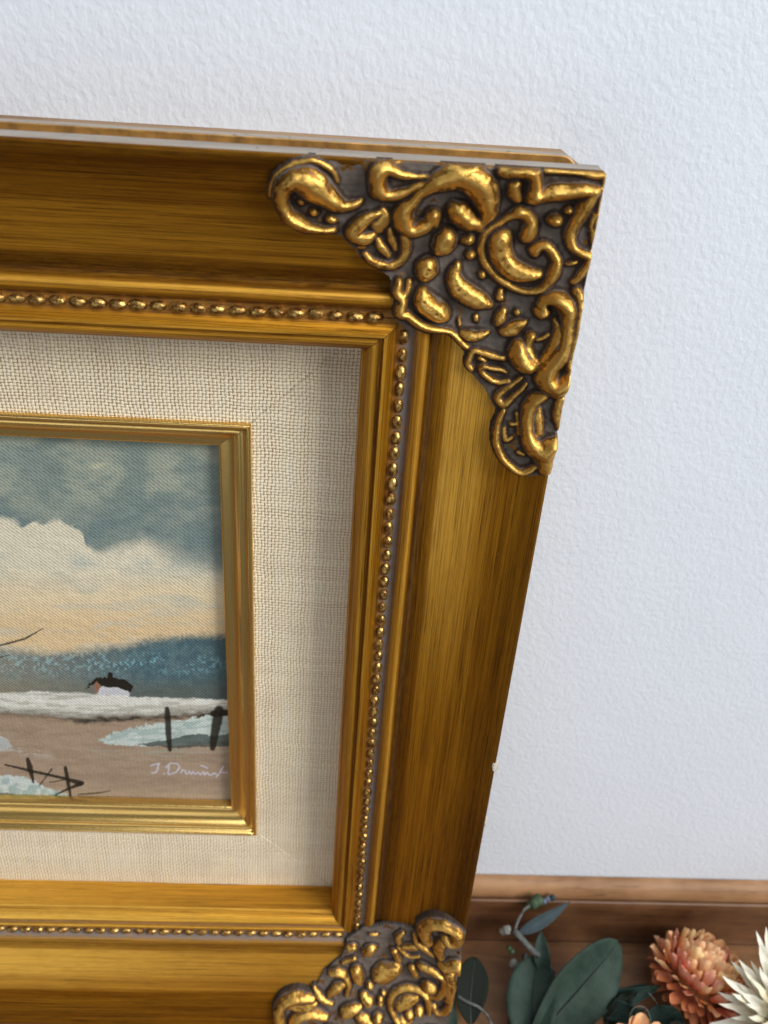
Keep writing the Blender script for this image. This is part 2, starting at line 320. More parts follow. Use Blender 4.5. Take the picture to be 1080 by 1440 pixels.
def mitred(name, side, prof, mats, parent, step, gap=0.09, closed=True, noise=0.035, face_mat=None, paint=None, d_off=0.0):
    LN = W if side in ('top', 'bottom') else H
    k = len(prof); n = max(2, int(LN/step)); vs = np.zeros(((n+1)*k, 3)); uvs = np.zeros(((n+1)*k, 2))
    arc = np.concatenate([[0], np.cumsum([math.hypot(prof[i+1][0]-prof[i][0], prof[i+1][1]-prof[i][1]) for i in range(k-1)])])
    ph = rng.uniform(0, 6, 8)
    for j, p in enumerate(prof):
        d, w = p[0], p[1]
        s = np.linspace(d+gap, LN-d-gap, n+1)
        wob = noise*(np.sin(s/9+ph[0]+d)+0.6*np.sin(s/3.7+ph[1]+2*d)+0.8*np.sin(s/23+ph[2])) if noise else 0
        if side in ('top', 'bottom'): u = -W+s; v = np.full(n+1, -d if side == 'top' else -H+d)
        else: v = -s; u = np.full(n+1, -d if side == 'right' else -W+d)
        vs[j::k, 0] = u; vs[j::k, 1] = v; vs[j::k, 2] = w+(wob if 0.6 < d < 41 else 0)
        off = {'top': 0, 'right': 50, 'bottom': 100, 'left': 150}[side]
        uvs[j::k, 0] = s/10+off; uvs[j::k, 1] = arc[j]/10+off/7
    fs = []; fmat = []
    rngk = range(k if closed else k-1)
    flip = side in ('top', 'left')
    for i in range(n):
        for j in rngk:
            j2 = (j+1) % k
            q = (i*k+j, i*k+j2, (i+1)*k+j2, (i+1)*k+j)
            fs.append(q[::-1] if flip else q); fmat.append(face_mat(j) if face_mat else 0)
    if closed:
        fs += [tuple(range(k)), tuple(range(n*k, n*k+k))]; fmat += [len(mats)-1 if isinstance(mats, list) else 0]*2
    o = mesh_obj(name, L(vs), fs, mats, parent)
    me = o.data
    me.polygons.foreach_set('material_index', fmat)
    ul = me.uv_layers.new(name='UVMap'); li = np.zeros(len(me.loops), int); me.loops.foreach_get('vertex_index', li)
    ul.data.foreach_set('uv', uvs[li].ravel())
    if paint is not None:
        at = me.color_attributes.new('paint', 'FLOAT_COLOR', 'POINT')
        col = np.ones(((n+1)*k, 4)); 
        for j in range(k):
            sv = np.linspace(prof[j][0]+gap, LN-prof[j][0]-gap, n+1); col[j::k, :3] = paint(side, prof[j], sv)
        at.data.foreach_set('color', col.ravel())
    bm = bmesh.new(); bm.from_mesh(me); bmesh.ops.recalc_face_normals(bm, faces=bm.faces); bm.to_mesh(me); bm.free()
    me.set_sharp_from_angle(angle=R_(50))
    return o
def rail_paint(side, p, sv):  # dark and bright weights also paint in each side's shade and reflected light
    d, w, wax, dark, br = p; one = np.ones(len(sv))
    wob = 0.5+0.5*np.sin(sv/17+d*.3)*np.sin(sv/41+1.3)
    if side == 'top': wax *= 0.25; br = br*(0.12 if d < 25 else 0.8)*one; dark = min(1, dark+(0.50 if d < 12 else 0.34 if d < 27 else 0.12))  # top rail: shade painted in as extra dark, little bright left
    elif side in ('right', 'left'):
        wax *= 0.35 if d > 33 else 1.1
        br = br*(1.15*np.clip((150-sv)/75, 0, 1)*(0.75+0.5*wob) if d < 25 else one*0.8)  # reflected light painted on the upper facet, fading down the rail
        dark = np.clip(dark+(0.36 if d < 5 else 0.22 if d < 13 else 0.05)+(0.32 if d < 27 else 0.1)*np.clip((sv-130)/80, 0, 1), 0, 1)  # umber edge, plus shade painted in towards the foot
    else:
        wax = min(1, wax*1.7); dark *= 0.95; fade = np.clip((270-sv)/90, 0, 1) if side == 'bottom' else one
        br = (0.45+0.75*np.clip(br*2.0, 0, 1))*(0.45+0.55*fade) if d > 9.5 else one*0  # window reflection painted in as bright gold, fading along the rail
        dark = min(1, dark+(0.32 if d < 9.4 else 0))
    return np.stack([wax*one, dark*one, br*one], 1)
rails = {}
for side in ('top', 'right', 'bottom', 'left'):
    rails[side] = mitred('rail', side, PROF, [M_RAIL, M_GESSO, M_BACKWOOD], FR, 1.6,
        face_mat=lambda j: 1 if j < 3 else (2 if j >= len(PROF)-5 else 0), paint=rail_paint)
# beads
bm = bmesh.new(); bmesh.ops.create_icosphere(bm, subdivisions=3, radius=1)
for v in bm.verts:
    n = 1+0.05*math.sin(3*v.co.x+1)*math.cos(4*v.co.y)
    v.co = Vector((v.co.x*1.80*n, v.co.y*1.28*n, v.co.z*1.35))*0.001
bead_me = bpy.data.meshes.new('bead'); bm.to_mesh(bead_me); bm.free()
bead_me.polygons.foreach_set('use_smooth', [True]*len(bead_me.polygons)); bead_me.materials.append(M_BEAD)
def add_bead(side, u, v, rz):
    o = link(bpy.data.objects.new('bead', bead_me)); o.parent = rails[side]
    o.location = L((u+random.uniform(-.1, .1), v+random.uniform(-.1, .1), -8.45+random.uniform(-.12, .12)))*0.001
    s = random.uniform(0.86, 0.98); o.scale = (s*1.14, s*random.uniform(.93, 1.05), s); o.rotation_euler = (random.uniform(-.2, .2), random.uniform(-.2, .2), rz)
bd = 33.3
for k in range(52): add_bead('right', -bd, -37.3-4.0*k, R_(90))
for k in range(52): add_bead('left', -W+bd, -37.3-4.0*k, R_(90))
x = -111.5+4*18
while x > -W+bd+2: add_bead('top', x, -bd, 0); x -= 4
x = -143.3+4*26
while x > -W+bd+2: add_bead('bottom', x, -H+bd, 0); x -= 4

# back moulding: rounded flange behind the front lip
def rounded(x0, x1, y0, y1, r, n=6):
    pts = []
    for cx, cy, a0 in ((x1-r, y1-r, 0), (x0+r, y1-r, 90), (x0+r, y0+r, 180), (x1-r, y0+r, 270)):
        for i in range(n+1):
            a = R_(a0+90*i/n); pts.append((cx+r*math.cos(a), cy+r*math.sin(a)))
    return pts
def ring(name, outer, inner, w0, w1, mats, parent, side_mat=1):
    k = len(outer); vs = [(a, b, w0) for a, b in outer]+[(a, b, w1) for a, b in outer]+[(a, b, w0) for a, b in inner]+[(a, b, w1) for a, b in inner]
    fs = []; fm_ = []
    for i in range(k):
        j = (i+1) % k
        fs += [(i, j, 2*k+j, 2*k+i), (k+j, k+i, 3*k+i, 3*k+j), (j, i, k+i, k+j), (2*k+i, 2*k+j, 3*k+j, 3*k+i)]; fm_ += [0, 0, side_mat, 0]
    o = mesh_obj(name, L(vs), fs, mats, parent, sharp=30); o.data.polygons.foreach_set('material_index', fm_)
    bm = bmesh.new(); bm.from_mesh(o.data); bmesh.ops.recalc_face_normals(bm, faces=bm.faces); bm.to_mesh(o.data); bm.free()
    bv = o.modifiers.new('bevel', 'BEVEL'); bv.width = 0.0003; bv.segments = 2; bv.limit_method = 'ANGLE'
    return o
M_FLANGE = mat_plain('orange_gilt_edge', (0.50, 0.27, 0.075), 0.4, 0.35, 300, metal=0.45)
ring('back_moulding', rounded(-W+2.6, -2.6, -H+0.0, 0.2, 3.2), rounded(-W+9, -9, -H+9, -9, 1), -10.6, -12.95, [M_FLANGE, M_GESSO], FR)

# linen liner and slip
SD = 66.5
for side in ('top', 'right', 'bottom', 'left'):
    mitred('linen_panel', side, [(40.6, -20.2), (47, -20.35), (55, -20.75), (62, -21.2), (66.7, -21.5), (66.9, -23.5), (40.6, -22.4)], M_LINEN, FR, 4, gap=0.03, noise=0.06)
    mitred('slip', side, [(66.3, -22.5), (66.35, -20.5), (66.6, -20.15), (67.0, -20.05), (67.4, -20.3), (67.65, -21.0), (68.0, -21.5), (68.5, -21.75), (69.0, -21.7), (69.4, -21.6), (69.7, -21.8), (70.0, -22.4), (70.6, -23.1), (71.6, -23.75), (72.8, -24.1), (73.7, -24.15), (74.3, -24.35), (74.6, -24.75), (74.65, -27.2), (70, -27.3), (66.3, -25)], M_SLIP, FR, 2.5, gap=0.06, noise=0.03)

for (cu, cv, su, sv_) in ((0, 0, -1, -1), (0, -H, -1, 1), (-W, 0, 1, -1), (-W, -H, 1, 1)):
    pts = []
    for d in np.linspace(43.5, 65.5, 46):
        w = np.interp(d, [40.6, 47, 55, 62, 66.7], [-20.2, -20.35, -20.75, -21.2, -21.5]); j = random.uniform(-.12, .12)
        pts.append((cu+su*(d+j), cv+sv_*(d-j), w+0.02+random.uniform(-.05, .1)))
    P_ = [L(p) for p in pts]; k = 6; vs = []; fs = []
    for i, p in enumerate(P_):
        r = random.uniform(.10, .34)
        for q in range(k): an = 2*math.pi*q/k; vs.append(p+np.array([su*-.7*math.cos(an)*r, sv_*.7*math.cos(an)*r, math.sin(an)*r*0.8]))
    for i in range(len(P_)-1):
        for q in range(k): fs.append((i*k+q, i*k+(q+1) % k, (i+1)*k+(q+1) % k, (i+1)*k+q))
    mesh_obj('mitre_seam', vs, fs, M_LINEN, FR)

# ---------------------------------------------------------------- canvas, painted in colour attributes on a fine sheet
def srgb(c): c = np.asarray(c, float)/255; return np.where(c <= 0.04045, c/12.92, ((c+0.055)/1.055)**2.4)
def vnoise(x, y, seed):
    r = np.random.default_rng(seed); T = r.random((256, 256))
    xi = np.floor(x).astype(int); yi = np.floor(y).astype(int); fx = x-xi; fy = y-yi
    fx = fx*fx*(3-2*fx); fy = fy*fy*(3-2*fy)
    g = lambda a, b: T[a % 256, b % 256]
    return (g(xi, yi)*(1-fx)+g(xi+1, yi)*fx)*(1-fy)+(g(xi, yi+1)*(1-fx)+g(xi+1, yi+1)*fx)*fy
def fbm(x, y, seed, o=4):
    s = 0; a = 0.5; t = 0
    for i in range(o): s = s+a*vnoise(x*2**i+17*i, y*2**i+9*i, seed+i); t += a; a *= 0.5
    return s/t
def ss(a, b, x): t = np.clip((x-a)/(b-a), 0, 1); return t*t*(3-2*t)
def seg_dist(X, Y, pts):
    best = np.full(X.shape, 1e9); tt = np.zeros(X.shape)
    for (x0, y0, r0), (x1, y1, r1) in zip(pts[:-1], pts[1:]):
        dx, dy = x1-x0, y1-y0; l2 = dx*dx+dy*dy+1e-12
        t = np.clip(((X-x0)*dx+(Y-y0)*dy)/l2, 0, 1)
        q = np.hypot(X-x0-t*dx, Y-y0-t*dy)/(r0+(r1-r0)*t)
        best = np.minimum(best, q)
    return best
def in_poly(X, Y, P):
    c = np.zeros(X.shape, bool); n = len(P)
    for i in range(n):
        x0, y0 = P[i]; x1, y1 = P[(i+1) % n]
        if y0 == y1: continue
        c ^= ((y0 > Y) != (y1 > Y)) & (X < (x1-x0)*(Y-y0)/(y1-y0)+x0)
    return c
WC = -27.5
def paint_canvas(U, V):
    # picture coordinates: the photo pixels in which the painting was measured
    P = np.stack([U, V, np.full(U.shape, WC)], -1)-CAM
    q = P @ RC.T; x = 540+F*q[..., 0]/q[..., 2]; y = 720+F*q[..., 1]/q[..., 2]
    hgt = np.zeros(x.shape)
    n1 = fbm(x/38, y/22, 3); n2 = fbm(x/9, y/7, 11); n3 = fbm(x/60+y/140, y/12, 21); n4 = fbm(x/3.2, y/3.2, 31, 3)
    def lay(c, m, col): m = m[..., None]; return c*(1-m)+np.asarray(srgb(col))*m
    c = np.broadcast_to(srgb((160, 167, 152)), x.shape+(3,)).copy()
    c = lay(c, ss(.3, .7, n1)*0.85, (122, 138, 134)); c = lay(c, ss(680, 750, y+30*(n1-.5))*0.55, (102, 124, 128))
    c = lay(c, ss(0.5, 0.8, fbm(x/45+y/30, y/40-x/60, 25, 4))*0.4, (144, 156, 146)); c = lay(c, ss(60, -40, x)*ss(700, 620, y)*0.7, (150, 165, 155))
    # clouds
    edge = np.interp(x, [-300, -200, -120, -40, 0, 28, 33, 60, 95, 112, 122, 140, 200, 240, 330], [700, 745, 720, 728, 731, 736, 742, 735, 737, 746, 768, 774, 757, 775, 800])+11*(fbm(x/14, y/14, 7, 3)-.5)-5*np.abs(np.sin(x/11+.6))*(x < 118)+3
    soft = np.interp(x, [0, 110, 130, 200, 330], [2, 2, 6, 30, 60])
    soft = soft+3+10*ss(.45, .7, n2); m = np.clip((y-edge)/soft+0.5, 0, 1); m = m*m*(3-2*m)
    cloud = np.broadcast_to(srgb((224, 216, 192)), x.shape+(3,)).copy()
    cloud = lay(cloud, ss(770, 790, y)*ss(.35, .6, n1)*0.8, (196, 200, 186))
    cloud = lay(cloud, ss(785, 850, y+25*(n1-.5)), (232, 212, 174)); cloud = lay(cloud, ss(840, 880, y+20*(n3-.5))*0.9, (226, 198, 154))
    cloud = lay(cloud, ss(.5, .72, n3)*ss(780, 810, y)*0.5, (202, 200, 182)); cloud = lay(cloud, ss(200, 300, x)*ss(820, 760, y)*0.8, (165, 168, 155))
    cloud = lay(cloud, np.exp(-((x-262-6*(n2-.5))/20)**2-((y-850-12*(n4-.5))/14)**2)*0.35, (165, 172, 165))
    c = c*(1-m[..., None])+cloud*m[..., None]; hgt += 0.06*m*ss(800, 740, y)+m*0.05*n2
    fl = np.exp(-(((x-138)/12)**2+((y-655-(x-138)*-0.25)/3.5)**2)); c = lay(c, fl*0.8, (195, 195, 165))
    # far wood
    te = np.interp(x, [-300, -100, 0, 60, 110, 180, 210, 260, 330], [925, 915, 912, 920, 916, 908, 899, 894, 892])+9*(n4-.5)+6*(n2-.5)
    m = ss(-9, 9, y-te+7*(n2-.5)); wood = np.broadcast_to(srgb((92, 118, 124)), x.shape+(3,)).copy()
    wood = lay(wood, ss(.4, .6, n2)*0.6, (70, 98, 108)); wood = lay(wood, ss(945, 975, y)*0.7, (100, 102, 92))
    fk = ss(.56, .66, n4)*ss(.38, .58, n1+.15*n2)*np.exp(-((y-932-8*(n1-.5))/13)**2); wood = lay(wood, fk*0.9, (128, 178, 190))
    wood = lay(wood, ss(250, 320, x)*0.4, (66, 82, 84)); fade = np.interp(x, [0, 90, 200], [0.75, 0.85, 1])
    c = c*(1-(m*fade)[..., None])+wood*(m*fade)[..., None]
    # hut
    for P_, col in (([(133, 958), (140, 965), (165, 966), (183, 972), (186, 981), (134, 982)], (206, 206, 212)), ([(128, 962), (136, 953), (140, 962), (136, 972), (131, 976)], (150, 110, 85)),
                    ([(112, 972), (131, 951), (149, 950), (152, 943), (157, 943), (160, 951), (180, 955), (191, 965), (189, 974), (182, 973), (165, 966), (141, 965), (133, 957)], (38, 34, 28))):
        c = lay(c, in_poly(159+(x-159)/0.88+6*(n4-.5), 966+(y-966)/0.88+5*(n4-.5), P_).astype(float), col)
    # snow bank
    te = np.interp(x, [-300, 0, 50, 110, 200, 330], [974, 974, 972, 974, 980, 984])+3*(n4-.5)
    be = np.interp(x, [-300, 0, 60, 120, 200, 330], [996, 997, 1000, 1006, 1003, 996])+5*(n2-.5)
    te = te+3*(n2-.5); be = be+7*(fbm(x/10, y/3, 43, 3)-.5); m = ss(-1, 1, y-te)*ss(2, -2, y-be-5); b = lay(np.broadcast_to(srgb((228, 227, 217)), x.shape+(3,)).copy(), ss(.50, .66, fbm(x/30, y/3.2, 41))*0.6, (168, 162, 148))
    b = lay(b, ss(-8, 4, y-be)*0.7, (120, 112, 98)); c = c*(1-m[..., None])+b*m[..., None]; hgt += 0.12*m*(0.5+n2)
    # water, brown
    m = ss(-2, 2, y-be-5); wt = np.broadcast_to(srgb((172, 150, 128)), x.shape+(3,)).copy()
    wt = lay(wt, ss(.4, .7, fbm(x/40, y/6, 51))*0.5, (152, 130, 110)); wt = lay(wt, ss(1090, 1130, y)*0.8, (180, 160, 138)); c = c*(1-m[..., None])+wt*m[..., None]
    db = np.exp(-((y-be-7)/4.0)**2)*np.clip(0.35+0.65*ss(70, 130, x), 0, 1); c = lay(c, db*(0.5+0.5*ss(.35, .55, fbm(x/16, y/2, 47))), (58, 54, 46))
    # snow tongue right with teal shade
    m = in_poly(x+14*(n4-.5)+16*(n2-.5), y+5*(n4-.5)+5*(fbm(x/12, y/2.5, 67, 3)-.5), [(140, 1041), (160, 1029), (200, 1020), (240, 1014), (300, 1007), (335, 1006), (335, 1040), (260, 1047), (200, 1049), (150, 1046)]).astype(float)
    b = lay(np.broadcast_to(srgb((203, 214, 208)), x.shape+(3,)).copy(), ss(.45, .6, fbm(x/18+y/9, y/4, 61))*0.7, (160, 182, 178)); c = c*(1-m[..., None])+b*m[..., None]; hgt += 0.12*m*n2
    m = in_poly(x+12*(n4-.5), y+5*(n2-.5), [(190, 1046), (235, 1040), (262, 1034), (285, 1032), (300, 1036), (330, 1030), (330, 1050), (240, 1051)]).astype(float); c = lay(c, m*0.85, (62, 78, 76))
    st = ss(.5, .62, fbm(x/40, y/2.2, 71))*np.exp(-((y-1058)/8)**2)*ss(110, 160, x); c = lay(c, st*0.8, (165, 165, 148))
    # left snow patches
    m = in_poly(x+5*(n4-.5), y+3*(n4-.5), [(-300, 1030), (0, 1034), (12, 1040), (18, 1050), (5, 1056), (-300, 1060)]).astype(float); c = lay(c, m*0.8, (192, 200, 200))
    st = ss(.45, .6, fbm(x/14, y/2, 81))*np.exp(-((y-1052-x*0.14)/5)**2)*ss(85, 60, x)*ss(-5, 8, x); c = lay(c, st*0.7, (195, 190, 178))
    m = in_poly(x+12*(n4-.5), y+6*(n4-.5)+6*(fbm(x/12, y/2.5, 68, 3)-.5), [(-300, 1080), (0, 1090), (30, 1091), (50, 1098), (62, 1108), (92, 1115), (140, 1127), (130, 1131), (-300, 1140)]).astype(float)
    b = lay(np.broadcast_to(srgb((208, 216, 212)), x.shape+(3,)).copy(), np.clip(ss(.45, .6, n2)*0.6+ss(50, 120, x)*0.6, 0, 1), (134, 168, 165)); c = c*(1-m[..., None])+b*m[..., None]; hgt += 0.14*m*n2
    m = in_poly(x, y+3*(n4-.5), [(-300, 1108), (0, 1114), (40, 1118), (90, 1126), (60, 1135), (-300, 1140)]).astype(float); c = lay(c, m*0.75, (74, 80, 74))
    # strokes: (points, colour)
    dk = (38, 34, 28)
    st = [([(235, 996, 3.5), (236, 1005, 4.5), (237, 1030, 4.5), (239, 1054, 3)], dk), ([(308, 998, 7), (305, 1015, 7.5), (301, 1038, 6), (299, 1052, 4)], dk), ([(300, 1003, 5), (330, 1001, 5)], dk),
      ([(7, 1075, 1.2), (40, 1083, 2), (90, 1094, 2), (113, 1101, 4)], dk), ([(39, 1067, 2.5), (42, 1078, 4.5), (47, 1100, 1.5)], dk), ([(92, 1079, 2.5), (95, 1095, 3.2), (99, 1118, 1.8)], dk),
      ([(56, 1104, .8), (73, 1081, 1.2)], dk), ([(75, 1119, 1), (98, 1108, 2), (116, 1101, 3)], dk), ([(110, 1117, 1), (135, 1115, 1.4), (156, 1112, .6)], (90, 76, 56)), ([(70, 1100, .8), (92, 1096, .8)], dk),
      ([(-20, 912, 1.5), (10, 905, 1.5), (35, 898, 1.6), (60, 884, .7)], (86, 78, 62)), ([(-20, 928, 1.5), (0, 924, 1.2), (14, 921, .6)], (86, 78, 62))]
    sg = (206, 202, 214)
    z = lambda pts, r=1.1: [(px/2.919, 860+py/2.919, r) for px, py in pts]
    st += [(z([(618, 632), (640, 626), (656, 624)]), sg), (z([(650, 626), (648, 645), (640, 660), (622, 662)]), sg), (z([(694, 632), (690, 664)]), sg), (z([(680, 640), (700, 622), (728, 624), (738, 638), (722, 660), (692, 668)]), sg),
      (z([(742, 662), (748, 650), (760, 652), (760, 664), (768, 668), (776, 654), (784, 668), (792, 656), (800, 668), (812, 658), (822, 670), (834, 656), (840, 670), (850, 660), (862, 672), (880, 662), (894, 674)], 1.0), sg),
      (z([(916, 636), (904, 656), (888, 678)], 1.1), sg), (z([(826, 632), (850, 642)], 1.1), sg), (z([(908, 660), (934, 660)], .8), sg), (z([(672, 664), (674, 665)], 1), sg)]
    for pts, col in st:
        dd = seg_dist(x+1.0*(n4-.5), y+1.0*(n4-.5), pts); m = ss(1.15, 0.75, dd); c = lay(c, m*0.95, col); hgt += 0.05*m
    c = c*(0.93+0.14*n4[..., None]); hgt += 0.03*n4
    br = fbm(x/17+y/30, y/6-x/22, 201, 4)-.5; c = c*(1+0.16*br[..., None]); hgt += 0.10*br
    return np.clip(c, 0, 1)*0.95, hgt
def canvas():
    u0, u1, v0, v1 = -W+72, -72.2, -H+72, -72.2
    us = np.concatenate([np.linspace(u0, -146, 40), np.linspace(-145.9, u1, 330)]); vv = np.linspace(v0, v1, 590)
    U, V = np.meshgrid(us, vv); C_, h = paint_canvas(U, V)
    N, K = U.shape; vs = np.stack([U.ravel(), V.ravel(), (WC+h).ravel()], 1)
    idx = np.arange(N*K).reshape(N, K)
    f = np.stack([idx[:-1, :-1], idx[:-1, 1:], idx[1:, 1:], idx[1:, :-1]], -1).reshape(-1, 4)
    me = bpy.data.meshes.new('canvas'); me.vertices.add(len(vs)); me.vertices.foreach_set('co', (L(vs)*0.001).ravel())
    me.loops.add(f.size); me.loops.foreach_set('vertex_index', f.ravel()); me.polygons.add(len(f))
    me.polygons.foreach_set('loop_start', np.arange(0, f.size, 4)); me.polygons.foreach_set('use_smooth', np.ones(len(f), bool)); me.update(calc_edges=True)
    at = me.color_attributes.new('paint', 'FLOAT_COLOR', 'POINT'); at.data.foreach_set('color', np.concatenate([C_.reshape(-1, 3), np.ones((N*K, 1))], 1).ravel())
    me.materials.append(M_CANVAS); o = link(bpy.data.objects.new('canvas', me)); o.parent = FR
canvas()
mesh_obj('backing_board', L([(a, b, w) for w in (-27.75, -28.15) for a, b in ((-W+41, -H+41), (-41, -H+41), (-41, -41), (-W+41, -41))]), [(0, 1, 2, 3), (7, 6, 5, 4), (0, 4, 5, 1), (1, 5, 6, 2), (2, 6, 7, 3), (3, 7, 4, 0)], M_BACKWOOD, FR, smooth=False)

# ---------------------------------------------------------------- cast corner ornaments as sculpted relief
REG = {'1': (375, 215, 7.2), '2': (500, 215, 5.4), '3': (670, 220, 5.684), '4': (545, 340, 5.4), '5': (680, 400, 6.75), '6': (660, 500, 6.75), 'D': (370, 1270, 3.6), 'E': (440, 1180, 4.909), 'P': (0, 0, 1)}
